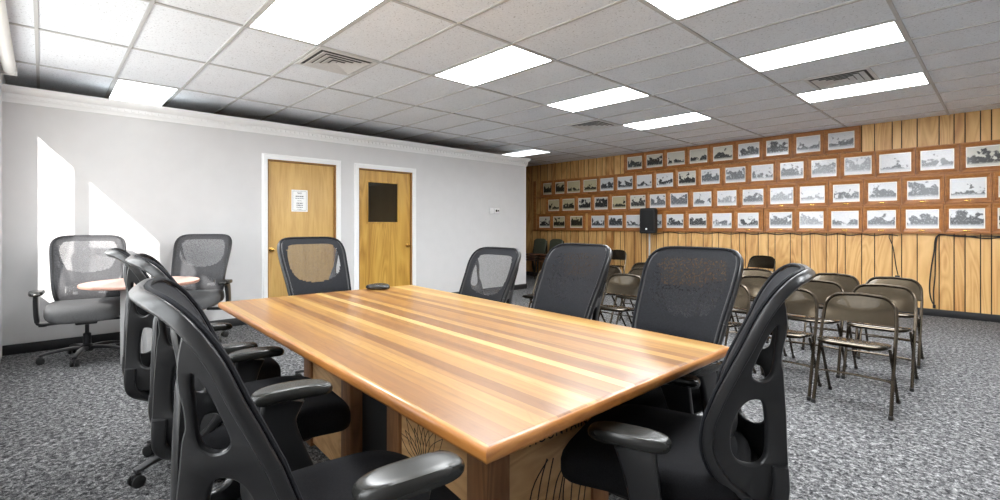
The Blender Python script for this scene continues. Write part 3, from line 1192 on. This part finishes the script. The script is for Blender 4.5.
def office_chair(label, dense, sheer, rise=0.0, spread=0.0, left_back=0.0, seat_mat='fabric'):
    t = thing('office_chair', label, 'office chair', group='black mesh-back office chairs')
    # --- mesh back, window of thinner weave
    b = B()
    n = len(OUT)
    zw, hw = 0.90, 0.20   # window centre, half height
    fr = [0.985, 0.90, 0.84, 0.80, 0.72, 0.55, 0.3, 0.0]
    zc = (ZB0 + ZB1) / 2
    NU, NZ = 56, 72
    grid = {}
    hz = (ZB1 - ZB0) / 2
    for i in range(NU + 1):
        for j in range(NZ + 1):
            sx, sz = -1 + 2 * i / NU, -1 + 2 * j / NZ
            # square to rounded-square map
            e = 7.0
            m = max(abs(sx), abs(sz), 1e-6)
            q = (abs(sx / m) ** e + abs(sz / m) ** e) ** (1 / e)
            k = 0.985 / max(q, 1.0)
            grid[i, j] = (sx * k, zc + sz * k * hz)
    V = {k: b.bm.verts.new(S(u, z, 0.0)) for k, (u, z) in grid.items()}
    for i in range(NU):
        for j in range(NZ):
            u = sum(grid[i + a, j + c][0] for a in (0, 1) for c in (0, 1)) / 4
            z = sum(grid[i + a, j + c][1] for a in (0, 1) for c in (0, 1)) / 4
            zb = 0.815 + 0.035 * u * u * 2
            ztp = 1.125
            inside = (abs(u / 0.80) ** 5 + abs((z - (zb + ztp) / 2) / ((ztp - zb) / 2)) ** 4) < 1
            low = 0.30 < abs(u) < 0.68 and 0.60 < z < 0.72 - 0.05 * abs(u)
            b.mi = 1 if (inside or low) else 0
            b.face((V[i, j], V[i + 1, j], V[i + 1, j + 1], V[i, j + 1]))
    b.build('backrest_mesh', [dense, sheer], t)
    # --- moulded rear frame: rim
    b = B()
    pts, refs = [], []
    for u, z in OUT:
        pts.append(S(u, z, 0.026))
        refs.append(S(u, z, 1.0) - S(u, z, 0.0))
    depth = []
    for u, z in OUT:
        k = 0.45
        depth.append((k, 1.0))
    pts = [S(u, z, 0.002 + 0.034 * d[0]) for (u, z), d in zip(OUT, depth)]
    b.sweep(pts, rrect(0.034, 0.014, 0.010), refs, True, depth)
    b.build('back_frame', M['plastic'], t)
    # --- black edge piping in front of the rim
    b = B()
    b.sweep([S(u, z, -0.002) for u, z in OUT], circ(0.007, 8), refs, True)
    b.build('edge_piping', dense, t)
    # --- moulded side fins: rim, strut and spine in one plate with two openings
    for s in (-1, 1):
        b = B()
        fin(b, s)
        b.build('back_fin', M['plastic'], t)
        path = [Vector((s * 0.152, -0.318, 0.60)), Vector((s * 0.150, -0.320, 0.53)), Vector((s * 0.140, -0.305, 0.485)),
                Vector((s * 0.120, -0.25, 0.445)), Vector((s * 0.085, -0.16, 0.40)), Vector((s * 0.06, -0.06, 0.385))]
        b = B()
        b.sweep(spline(path, 6), rrect(0.022, 0.026, 0.010), (0, -1, 0.35))
        b.build('back_spine', M['plastic'], t)
    b = B()
    b.box((0, -0.300, 0.500), (0.30, 0.030, 0.060), None, 0.010)
    b.build('cross_brace', M['plastic'], t)
    # --- lumbar pad
    b = B()
    lp = [S(u / 10 * 0.62, 0.665 + 0.02 * (1 - (u / 10) ** 2), 0.022) for u in range(-10, 11)]
    b.sweep(lp, rrect(0.010, 0.052, 0.008), (0, 1, 0), scales=[(1, 0.55 + 0.45 * (1 - abs(u / 10) ** 3)) for u in range(-10, 11)])
    b.build('lumbar_pad', M['plastic'], t)
    # --- seat
    b = B()
    def df(v):
        z = v.z
        f = max(0.0, (v.y - 0.09) / 0.22)
        z -= 0.045 * f * f
        z += 0.012 * abs(v.x / 0.27) ** 3 if v.z > 0 else 0
        z -= 0.010 * max(0.0, 1 - (v.x / 0.2) ** 2) * max(0, 1 - (v.y / 0.2) ** 2) if v.z > 0 else 0
        return (v.x * (1 - 0.04 * max(0, -v.y / 0.26)), v.y, z)
    b.pad(0.56, 0.62, 0.125, (0, 0.075, 0.490), n=4.2, p=2.6, deform=df, seg=56, rings=9)
    b.build('seat', M[seat_mat], t)
    b = B()
    b.pad(0.47, 0.46, 0.03, (0, 0.02, 0.418), n=4, p=3)
    b.box((0, -0.02, 0.375), (0.16, 0.26, 0.07), None, 0.012)
    b.build('seat_pan', M['plastic'], t)
    b = B()
    b.tube(spline([(0.06, 0.02, 0.36), (0.2, 0.03, 0.36), (0.29, 0.03, 0.352)], 4), 0.006, 8)
    b.pad(0.06, 0.03, 0.016, (0.30, 0.03, 0.352), n=3, p=2.5, seg=16, rings=4)
    b.build('tilt_lever', M['plastic'], t)
    # --- arms
    for s in (-1, 1):
        b = B()
        dx, dz = spread, rise
        dy = -left_back if s < 0 else 0.0
        stem = [Vector((s * (0.338 + dx), 0.065 + dy, 0.645 + dz)), Vector((s * (0.342 + dx), 0.05 + dy, 0.58 + dz * 0.7)), Vector((s * (0.342 + dx), 0.03, 0.47)), Vector((s * (0.336 + dx), 0.02, 0.395))]
        sp = spline(stem, 6)
        b.sweep(sp, rrect(0.056, 0.017, 0.012), (0, 1, 0), scales=[(1.15 - 0.30 * min(1, i / 10), 1) for i in range(len(sp))])
        b.sweep(spline([Vector((s * (0.338 + dx), 0.02, 0.40)), Vector((s * (0.328 + dx), 0.02, 0.372)), Vector((s * 0.27, 0.02, 0.366)), Vector((s * 0.14, 0.02, 0.368))], 5), rrect(0.036, 0.012, 0.008), (0, 1, 0))
        arm = b.build('armrest', M['plastic'], t)
        b = B()
        def da(v, s=s):
            yy = v.y / 0.14
            return (v.x - s * 0.012 * yy * yy, v.y, v.z - 0.010 * yy * yy)
        b.pad(0.100, 0.255, 0.040, (s * (0.336 + dx), 0.088 + dy, 0.668 + dz), n=3.0, p=2.2, deform=da, seg=40, rings=8)
        b.build('arm_pad', M['armpad'], arm)
    # --- gas lift and base
    b = B()
    b.lathe([(0.030, 0.12), (0.030, 0.24), (0.022, 0.245), (0.016, 0.25), (0.016, 0.34), (0.028, 0.345)], (0, 0, 0), 'Z', 18)
    b.build('gas_lift', M['steel'], t)
    b = B()
    b.lathe([(0.05, 0.075), (0.055, 0.09), (0.050, 0.125), (0.034, 0.14)], (0, 0, 0), 'Z', 20)
    b.build('base_hub', M['plastic'], t)
    for k in range(5):
        a = 2 * PI * k / 5 + 0.1
        d = Vector((math.cos(a), math.sin(a), 0))
        b = B()
        pts = [d * 0.035 + Vector((0, 0, 0.106)), d * 0.13 + Vector((0, 0, 0.110)), d * 0.24 + Vector((0, 0, 0.098)), d * 0.325 + Vector((0, 0, 0.078))]
        sp = spline(pts, 4)
        b.sweep(sp, rrect(0.016, 0.026, 0.008), (0, 0, 1), scales=[1.0 - 0.35 * i / (len(sp) - 1) for i in range(len(sp))])
        b.build('base_leg', M['steel'], t)
        cpos = d * 0.318
        b = B()
        side = Vector((-d.y, d.x, 0))
        b.box((cpos.x, cpos.y, 0.048), (0.040, 0.022, 0.036), Matrix.Rotation(a, 3, 'Z'), 0.006)
        b.lathe([(0.006, 0.05), (0.006, 0.078)], (cpos.x, cpos.y, 0), 'Z', 8)
        ca = b.build('caster', M['plastic'], t)
        for s in (-1, 1):
            b = B()
            c0 = cpos + side * s * 0.019 + Vector((0, 0, 0.030))
            b.sweep([c0 - side * 0.009, c0 - side * 0.007, c0 + side * 0.007, c0 + side * 0.009], circ(0.030, 18), (0, 0, 1), scales=[0.85, 1, 1, 0.85])
            b.build('wheel', M['black_rubber'], ca)
    return t


def put(o, x, y, facing, z=0.0):
    """facing: world angle in degrees the chair's front points to (0 = +x)"""
    o.location = (x, y, z)
    o.rotation_euler = (0, 0, math.radians(facing - 90))


chA = office_chair('black mesh office chair nearest the camera at bottom left, grey frame from behind', M['mesh_dense'], M['mesh_close'], 0.10, 0.03, 0.09)
put(chA, -1.225, 0.53, 82)
chB = office_chair('', M['mesh_dense'], M['mesh_close'])
chB['label'] = 'black mesh office chair on the left side of the table, second from the camera'
put(chB, -2.18, 0.625, 84)
chC = dup(chB)
chC['label'] = 'black mesh office chair on the left side of the table, beside the round table'
put(chC, -3.03, 0.625, 86)
chH = dup(chB)
chH['label'] = 'large black mesh office chair at the right end of the table, seen side on'
put(chH, -0.79, 1.597, 197)
chF = office_chair('', M['mesh_dense'], M['mesh_close'], spread=-0.03)
chF['label'] = 'charcoal mesh office chair in the middle of the far long side of the table'
put(chF, -1.95, 2.20, -99)
chG = dup(chF)
chG['label'] = 'charcoal mesh office chair with flecked back at the far right of the table'
put(chG, -1.21, 2.235, -98)
chG.scale = (0.98, 0.98, 0.98)
chF.scale = (0.98, 0.98, 0.98)
chD = office_chair('black mesh office chair at the left end of the table before the doors', M['mesh_dense'], M['mesh_sheer'], spread=-0.03)
put(chD, -3.72, 1.66, 4)
chE = dup(chD)
chE['label'] = 'mesh office chair with a clear mesh window before the end of the white wall'
put(chE, -2.665, 2.18, -92)
chE.scale = (0.94, 0.94, 0.94)
chI = office_chair('black mesh office chair, sunlit grey, left of the round table in the sunlit corner', M['mesh_sunlit_dense'], M['mesh_sunlit'], seat_mat='fabric_sunlit')
put(chI, -6.12, 0.31, -6)
chI.scale = (1.03, 1.03, 1.0)
chA.scale = (0.97, 0.97, 0.97)
chH.scale = (0.97, 0.97, 0.97)
chB.scale = (0.985, 0.985, 0.985)
chC.scale = (0.98, 0.98, 0.98)
chJ = dup(chI)
chJ['label'] = 'black mesh office chair, sunlit grey, behind the round table against the white wall'
put(chJ, -6.14, 1.20, -30)

# ------------------------------------------------------------------ round table in the corner
rt = thing('round_table', 'small round table with pinkish beige top on a grey crossed panel base', 'table', (-5.70, 0.69, 0))
b = B()
b.mi = 1
b.lathe([(0.445, 0.715), (0.465, 0.720), (0.469, 0.728), (0.469, 0.738), (0.465, 0.744)], (0, 0, 0), 'Z', 64)
b.mi = 0
b.lathe([(0.464, 0.7435), (0.464, 0.7455)], (0, 0, 0), 'Z', 64)
b.build('tabletop', [M['laminate'], M['laminate_edge']], rt)
for k, ang in enumerate((-48, 42)):
    b = B()
    b.box((0, 0, 0.36), (0.40 if k == 0 else 0.17, 0.09, 0.712), Matrix.Rotation(math.radians(ang), 3, 'Z'), 0.006)
    b.build('base_panel', M['grey_panel'], rt)

# ------------------------------------------------------------------ folding chairs (front is +y)
def folding_chair(label):
    t = thing('folding_chair', label, 'folding chair', group='bronze metal folding chairs in rows')
    # front legs run up into the arched back
    def arch(r=0.10):
        out = []
        for s in (-1, 1):
            side = [Vector((s * 0.219, 0.215, 0.008)), Vector((s * 0.217, 0.06, 0.36)), Vector((s * 0.218, -0.035, 0.56)), Vector((s * 0.212, -0.075, 0.66))]
            cor = []
            for i in range(7):
                a = PI / 2 * i / 6
                z = 0.66 + 0.105 * math.sin(a)
                x = s * (0.212 - 0.105 * (1 - math.cos(a)))
                cor.append(Vector((x, -0.075 - 0.03 * math.sin(a), z)))
            run = side[:-1] + cor
            out.append(run if s == -1 else list(reversed(run)))
        return out[0] + [Vector((0, -0.112, 0.772))] + out[1]
    b = B()
    b.tube(arch(), 0.0115, 8)
    b.build('front_leg_frame', M['bronze_tube'], t)
    # rear legs
    for s in (-1, 1):
        b = B()
        b.tube([Vector((s * 0.200, 0.10, 0.43)), Vector((s * 0.203, -0.05, 0.22)), Vector((s * 0.206, -0.20, 0.008))], 0.0105, 8)
        b.build('rear_leg', M['bronze_tube'], t)
    
    b = B()
    b.tube(spline([(-0.222, 0.130, 0.20), (-0.19, 0.128, 0.225), (0, 0.128, 0.230), (0.19, 0.128, 0.225), (0.222, 0.130, 0.20)], 4), 0.006, 6)
    b.build('front_stretcher', M['bronze_tube'], t)
    b = B()
    b.tube(spline([(-0.205, -0.10, 0.15), (-0.18, -0.098, 0.172), (0, -0.098, 0.178), (0.18, -0.098, 0.172), (0.205, -0.10, 0.15)], 4), 0.006, 6)
    b.build('rear_stretcher', M['bronze_tube'], t)
    # feet
    for s, y, x in ((-1, 0.218, 0.219), (1, 0.218, 0.219), (-1, -0.202, 0.206), (1, -0.202, 0.206)):
        b = B()
        b.lathe([(0.013, 0.0), (0.0145, 0.004), (0.0145, 0.022), (0.012, 0.026)], (s * x, y, 0), 'Z', 10)
        b.build('foot_cap', M['black_rubber'], t)
    # backrest sheet, curved, filling the arch
    b = B()
    cols = 18
    zt = lambda x: 0.765 if abs(x) < 0.105 else 0.66 + math.sqrt(max(0.0, 0.105 ** 2 - (abs(x) - 0.105) ** 2))
    rows = 6
    V = {}
    for side in (0, 1):
        for i in range(cols + 1):
            x = -0.205 + 0.41 * i / cols
            for j in range(rows + 1):
                zb = 0.572
                z = zb + (zt(x) - zb) * j / rows
                y = lerp_table([(0.5, -0.012), (0.56, -0.035), (0.66, -0.075), (0.77, -0.108)], z) - 0.022 * (1 - (x / 0.21) ** 2) * (1 - j / rows * 0.6)
                V[side, i, j] = b.bm.verts.new((x, y - side * 0.004, z))
    for i in range(cols):
        for j in range(rows):
            b.face((V[0, i, j], V[0, i + 1, j], V[0, i + 1, j + 1], V[0, i, j + 1]))
            b.face((V[1, i, j], V[1, i, j + 1], V[1, i + 1, j + 1], V[1, i + 1, j]))
    for i in range(cols):
        for j in (0, rows):
            b.face((V[0, i, j], V[1, i, j], V[1, i + 1, j], V[0, i + 1, j]))
    b.build('backrest', M['bronze'], t)
    # pressed seat pan
    b = B()
    def ds(v):
        x, y, z = v
        if z > 0:
            z -= 0.012 * max(0, 1 - (x / 0.17) ** 2) * max(0, 1 - (y / 0.17) ** 2)
        z -= 0.02 * max(0, (y - 0.10) / 0.1) ** 2
        return (x * (1 + 0.06 * y / 0.2), y, z + 0.03 * (y / 0.2))
    b.pad(0.40, 0.42, 0.034, (0, 0.055, 0.445), n=5, p=3, deform=ds, seg=40, rings=5)
    b.build('seat', M['bronze'], t)
    return t


FOLD = [  # x, y (seat centre), label, turn
    (-0.745, 4.25, 'bronze folding chair in front, nearest and rightmost of the folding chairs', 0),
    (-1.225, 4.27, 'folding chair of the front row half behind the large black office chair', 2),
    (-1.72, 4.28, 'folding chair of the front row behind the flecked mesh back', -2),
    (-2.72, 4.28, 'folding chair showing between the two charcoal mesh backs, front row', 0),
    (-3.72, 4.30, 'folding chair of the front row, only its left edge showing beside the wall end', 0),
    (-0.725, 5.07, 'folding chair of the second row directly behind the nearest folding chair', 0),
    (-1.205, 5.05, 'folding chair of the second row with a bright arched back, second from the right', 2),
    (-1.70, 5.07, 'folding chair of the second row right of the flecked mesh back', 0),
    (-2.96, 5.08, 'folding chair of the second row left of the flecked mesh back', 0),
    (-3.48, 5.08, 'folding chair of the second row behind the middle charcoal mesh back', 0),
    (-0.765, 5.90, 'folding chair of the third row at the right, below the hanging plug', 0),
    (-1.245, 5.92, 'folding chair of the third row second from the right, before the panelled wall', 3),
    (-2.02, 5.94, 'folding chair of the third row peeking above the flecked mesh back', 0),
    (-3.38, 5.86, 'folding chair of the third row at the left edge of the flecked mesh back', 0),
    (-2.86, 8.72, 'folding chair standing alone against the panelled wall, dark arched back', -8),
    (-5.66, 8.70, 'dark folding chair against the panelled wall left of the speaker stand', 12),
]
fc = folding_chair('')
for n, (x, y, lab, turn) in enumerate(FOLD):
    o = fc if n == 0 else dup(fc)
    o['label'] = lab
    o.location = (x, y, 0)
    o.rotation_euler = (0, 0, math.radians(180 + turn))

# ------------------------------------------------------------------ stacked chairs in the back corner
def stack_chair():
    t = thing('stacking_chair', '', 'chair', group='stacked chairs in the back left corner')
    b = B()
    for s in (-1, 1):
        b.tube(spline([(s * 0.225, 0.22, 0.01), (s * 0.22, 0.20, 0.40), (s * 0.215, 0.16, 0.44), (s * 0.21, -0.16, 0.43)], 4), 0.011, 8)
        b.tube(spline([(s * 0.225, -0.24, 0.01), (s * 0.22, -0.19, 0.43), (s * 0.205, -0.23, 0.80)], 5), 0.011, 8)
    b.build('leg_frame', M['bronze_tube'], t)
    b = B()
    b.pad(0.42, 0.42, 0.045, (0, 0.0, 0.465), n=5, p=3)
    b.build('seat', M['brown_pad'], t)
    b = B()
    b.pad(0.40, 0.30, 0.035, (0, 0, 0), n=4, p=3)
    o = b.build('backrest', M['green_pad'], t)
    o.location = (0, -0.205, 0.70)
    o.rotation_euler = (math.radians(97), 0, 0)
    return t


sc0 = stack_chair()
k = 0
for x, side in ((-7.98, 'left'), (-7.46, 'right')):
    for lvl, word in enumerate(('bottom', 'middle', 'top')):
        o = sc0 if k == 0 else dup(sc0)
        k += 1
        o.location = (x, 8.72 + 0.012 * lvl, 0.062 * lvl)
        o.rotation_euler = (0, 0, PI)
        o['label'] = '%s stacking chair with grey-green back in the %s of two stacks beyond the partition' % (word, side)

# ------------------------------------------------------------------ framed photographs
CYP, FP = 226.5, 481.5
CS, SN = math.cos(-0.8114), math.sin(-0.8114)
def wall_x(px, y=9.14):
    u = (px - 500) / FP
    return y * (SN + u * CS) / (CS - u * SN)

ROWS = [
    (2.43, 2.828, [(626.8, 641.5, 'dark'), (646, 662.2, 'dark'), (666.6, 684.2, 'dark'), (689.2, 706.8, 'dark'), (712.8, 732.2, 'dark'), (737.8, 759, 'mid'), (765.8, 788.2, 'mid'), (796, 820, 'pale'), (827.8, 854.2, 'pale')]),
    (2.008, 2.418, [(542.8, 551, 'sepia'), (554.8, 563.8, 'sepia'), (566.8, 579.4, 'sepia'), (583, 596.2, 'sepia'), (599.8, 613, 'mid'), (617, 632.2, 'mid'), (636.2, 651.4, 'mid'), (655.8, 672.6, 'mid'), (677.8, 695.2, 'dark'), (700.6, 719.2, 'pale'), (725, 745, 'pale'), (751, 773, 'pale'), (779.8, 803.2, 'pale'), (811, 836.2, 'pale'), (844, 871.4, 'glare_faint'), (879, 911, 'pale'), (920.2, 954.2, 'pale'), (965.8, 1003, 'dark')]),
    (1.590, 1.998, [(547.8, 558.6, 'sepia'), (562, 574, 'sepia'), (577.8, 590.2, 'dark'), (594, 607.2, 'dark'), (611.6, 625.4, 'sepia'), (629.8, 645, 'dark'), (649.4, 665.2, 'pale'), (669.8, 687.4, 'pale'), (692.8, 711, 'pale'), (716.8, 736, 'glare_faint'), (742.2, 763, 'pale'), (769.8, 793, 'glare_faint'), (799.6, 824.4, 'glare_faint'), (832.6, 859.4, 'pale'), (868, 896.8, 'pale'), (906.9, 939.5, 'pale'), (949.6, 986.7, 'mid'), (998.4, 1040, 'dark')]),
    (1.176, 1.580, [(538.8, 549.4, 'dark'), (552.6, 564.2, 'sepia'), (569.8, 582, 'sepia'), (590.8, 604, 'mid'), (608, 622, 'mid'), (625.8, 643, 'mid'), (646.5, 661.4, 'pale'), (666, 683, 'mid'), (688.4, 706, 'mid'), (712, 731.2, 'pale'), (737.4, 758.2, 'mid'), (769, 791.8, 'pale'), (799, 823.2, 'glare_faint'), (831, 858.4, 'pale'), (866.8, 895.7, 'pale'), (905.6, 938.9, 'pale'), (948.8, 985.1, 'mid'), (997.6, 1040, 'dark')]),
]
ROWNAME = ['top', 'second', 'third', 'bottom']
ORD = ['leftmost', 'second', 'third', 'fourth', 'fifth', 'sixth', 'seventh', 'eighth', 'ninth', 'tenth', 'eleventh', 'twelfth', 'thirteenth', 'fourteenth', 'fifteenth', 'sixteenth', 'seventeenth', 'rightmost']
LOOK = {'sepia': 'yellowed', 'dark': 'dark', 'mid': 'grey', 'pale': 'pale', 'glare_faint': 'glare-washed'}
YW = W_BACK - 0.002
for r, (z0, z1, items) in enumerate(ROWS):
    xs = [(wall_x(a), wall_x(c)) for a, c, _ in items]
    for n, (a, c, kind) in enumerate(items):
        xa, xb = xs[n]
        gl = (xa - xs[n - 1][1]) / 2 - 0.002 if n > 0 else 0.075
        gr = (xs[n + 1][0] - xb) / 2 - 0.002 if n < len(items) - 1 else 0.075
        ml, mr = min(0.078, gl), min(0.078, gr)
        zo0, zo1 = z0 + 0.066, z1 - 0.064
        cx, cz = (xa + xb) / 2, (zo0 + zo1) / 2
        place = ORD[n] if n < len(items) - 1 else 'rightmost'
        if place in ('leftmost', 'rightmost'):
            lab = '%s wood-framed photograph, the %s of the %s row on the panelled wall' % (LOOK[kind], place, ROWNAME[r])
        else:
            lab = '%s wood-framed photograph, %s from the left in the %s row on the panelled wall' % (LOOK[kind], place, ROWNAME[r])
        if r == 3 and n == 6:
            lab = 'wood-framed photograph half hidden behind the black loudspeaker in the bottom row'
        t = thing('framed_photograph', lab, 'picture', (cx, YW, cz), 0, 'framed photographs on the panelled wall')
        b = B()
        x0_, x1_ = xa - ml - cx, xb + mr - cx
        o0, o1 = z0 - cz, z1 - cz
        i0, i1, j0, j1 = xa - cx, xb - cx, zo0 - cz, zo1 - cz
        def ring(f, y):
            return [b.bm.verts.new(p) for p in ((x0_ + (i0 - x0_) * f, y, o0 + (j0 - o0) * f), (x1_ + (i1 - x1_) * f, y, o0 + (j0 - o0) * f), (x1_ + (i1 - x1_) * f, y, o1 + (j1 - o1) * f), (x0_ + (i0 - x0_) * f, y, o1 + (j1 - o1) * f))]
        rg = [ring(0, -0.002), ring(0, -0.034), ring(0.06, -0.040), ring(0.28, -0.040), ring(0.36, -0.030), ring(0.85, -0.020), ring(0.92, -0.022), ring(1.0, -0.020), ring(1.0, -0.004)]
        for q0, q1 in zip(rg[:-1], rg[1:]):
            for q in range(4):
                b.face((q0[q], q0[(q + 1) % 4], q1[(q + 1) % 4], q1[q]))
        b.build('frame', M['frame_wood'], t, smooth=False)
        b = B()
        b.span((i0 - 0.003, -0.012, j0 - 0.003), (i1 + 0.003, -0.008, j1 + 0.003))
        b.build('print', PHOTO[kind], t, smooth=False)
        if r >= 2 and n >= 9 or (r == 1 and 3 <= n < 5):
            b = B()
            b.span((-0.035, -0.036, o0 + 0.028), (0.035, -0.027, o0 + 0.044), 0.002)
            b.build('name_plate', M['brass'], t)

# wooden ledges between the rows
for n, (z, x0) in enumerate(((2.003, -8.29), (1.585, -8.29), (1.170, -8.33))):
    b = B()
    b.span((x0, W_BACK - 0.050, z - 0.005), (0.75, W_BACK - 0.003, z + 0.005), 0.002)
    struct(b.build('trim_%d' % (n + 3), M['rail_wood']))
# upright end board left of the rows
b = B()
b.span((-8.40, W_BACK - 0.03, 1.165), (-8.31, W_BACK - 0.003, 2.43), 0.003)
struct(b.build('trim_6', M['rail_wood']))

# ------------------------------------------------------------------ speaker on its stand
SX, SY = -5.0, 8.93
sp = thing('loudspeaker', 'black loudspeaker with rounded sides raised in front of the bottom row of photographs', 'loudspeaker', (SX, SY, 1.13), math.radians(8))
b = B()
poly = [(-0.165, -0.10), (-0.150, -0.125), (0.150, -0.125), (0.165, -0.10), (0.165, -0.02), (0.115, 0.13), (-0.115, 0.13), (-0.165, -0.02)]
rings = []
for z, k in ((0.0, 0.90), (0.012, 0.97), (0.04, 1.0), (0.46, 1.0), (0.495, 0.95), (0.51, 0.84)):
    rings.append([b.bm.verts.new((x * k, y * (k if y < 0 else 1), z)) for x, y in poly])
for r0, r1 in zip(rings[:-1], rings[1:]):
    for j in range(len(poly)):
        b.face((r0[j], r0[(j + 1) % 8], r1[(j + 1) % 8], r1[j]))
b.face(list(reversed(rings[0])))
b.face(rings[-1])
b.build('cabinet', M['speaker'], sp)
b = B()
b.box((0, -0.128, 0.26), (0.27, 0.010, 0.42), None, 0.004)
b.build('grille', M['grille'], sp)
b = B()
b.box((-0.015, -0.1345, 0.09), (0.035, 0.004, 0.035), None, 0.001)
b.build('badge', M['badge'], sp)
st = thing('speaker_stand', 'grey pole stand carrying the black loudspeaker by the panelled wall', 'speaker stand', (SX, SY + 0.0, 0))
b = B()
b.lathe([(0.017, 0.25), (0.017, 1.125), (0.012, 1.128)], (0, 0, 0), 'Z', 14)
b.build('pole', M['grey_panel'], st)
b = B()
b.lathe([(0.026, 0.60), (0.028, 0.61), (0.028, 0.67), (0.022, 0.68)], (0, 0, 0), 'Z', 14)
b.build('collar', M['plastic'], st)
for a in (-150, -30, 90):
    d = Vector((math.cos(math.radians(a)), math.sin(math.radians(a)) * (0.55 if a == 90 else 1), 0))
    b = B()
    b.tube([Vector((0, 0, 0.62)) + d * 0.03, Vector((0, 0, 0.012)) + d * 0.36], 0.010, 8)
    b.build('leg', M['plastic'], st)

# ------------------------------------------------------------------ cables on the wall
def wp(px, py, y):
    u = (px - 500) / FP
    x = y * (SN + u * CS) / (CS - u * SN)
    d = x * SN + y * CS
    return Vector((x, y, 1.27 - (py - CYP) / FP * (x * SN + y * CS)))


YC = W_BACK - 0.016
cb = thing('speaker_cable', 'thin black cable sagging under the photographs and hanging down to a plug', 'cable')
b = B()
pts = [wp(653, 234.6, YC)]
for px in range(670, 890, 24):
    pts.append(wp(px, 231.8 + (px - 650) * 0.010, YC))
    pts.append(wp(px + 12, 233.6 + (px - 650) * 0.010, YC))
pts += [wp(889, 235.5, YC), wp(893, 247, YC), wp(896, 266, YC), wp(898, 275, YC)]
b.tube(spline(pts, 4), 0.006, 6)
b.build('cord', M['black_rubber'], cb)
b = B()
p = wp(897.5, 278, YC)
b.box((p.x, W_BACK - 0.024, p.z), (0.055, 0.036, 0.075), None, 0.006)
b.build('plug', M['black_rubber'], cb)
cb2 = tag(thing('extension_cord', 'black extension cord looped below the photographs and hanging double at the right', 'cable'), 'black extension cord looped below the photographs and hanging double at the right', 'cable')
b = B()
pts = [wp(1012, 239, YC), wp(1000, 237.5, YC), wp(985, 238.5, YC), wp(968, 236.5, YC), wp(952, 235.5, YC), wp(940, 235, YC), wp(935.5, 239, YC), wp(934, 252, YC), wp(931, 270, YC), wp(929.5, 288, YC), wp(931, 299, YC), wp(934, 305, YC)]
b.tube(spline(pts, 5), 0.008, 6)
pts = [wp(1012, 237, YC - 0.012), wp(985, 236, YC - 0.012), wp(960, 236.5, YC - 0.012), wp(941, 234.6, YC - 0.012), wp(937, 238, YC - 0.012), wp(935.5, 252, YC - 0.012), wp(935, 275, YC - 0.012), wp(933.5, 292, YC - 0.012), wp(934, 304, YC - 0.012)]
b.tube(spline(pts, 5), 0.007, 6)
b.build('cord', M['black_rubber'], cb2)
b = B()
p = wp(934.2, 306.5, YC)
b.box((p.x, YC - 0.006, p.z), (0.03, 0.024, 0.05), None, 0.005)
b.build('plug', M['black_rubber'], cb2)

# put each cable's own origin at the middle of its run
for t, c in ((cb, wp(800, 236, YC)), (cb2, wp(960, 236, YC))):
    t.location = c
    for ch in t.children:
        ch.location = -c
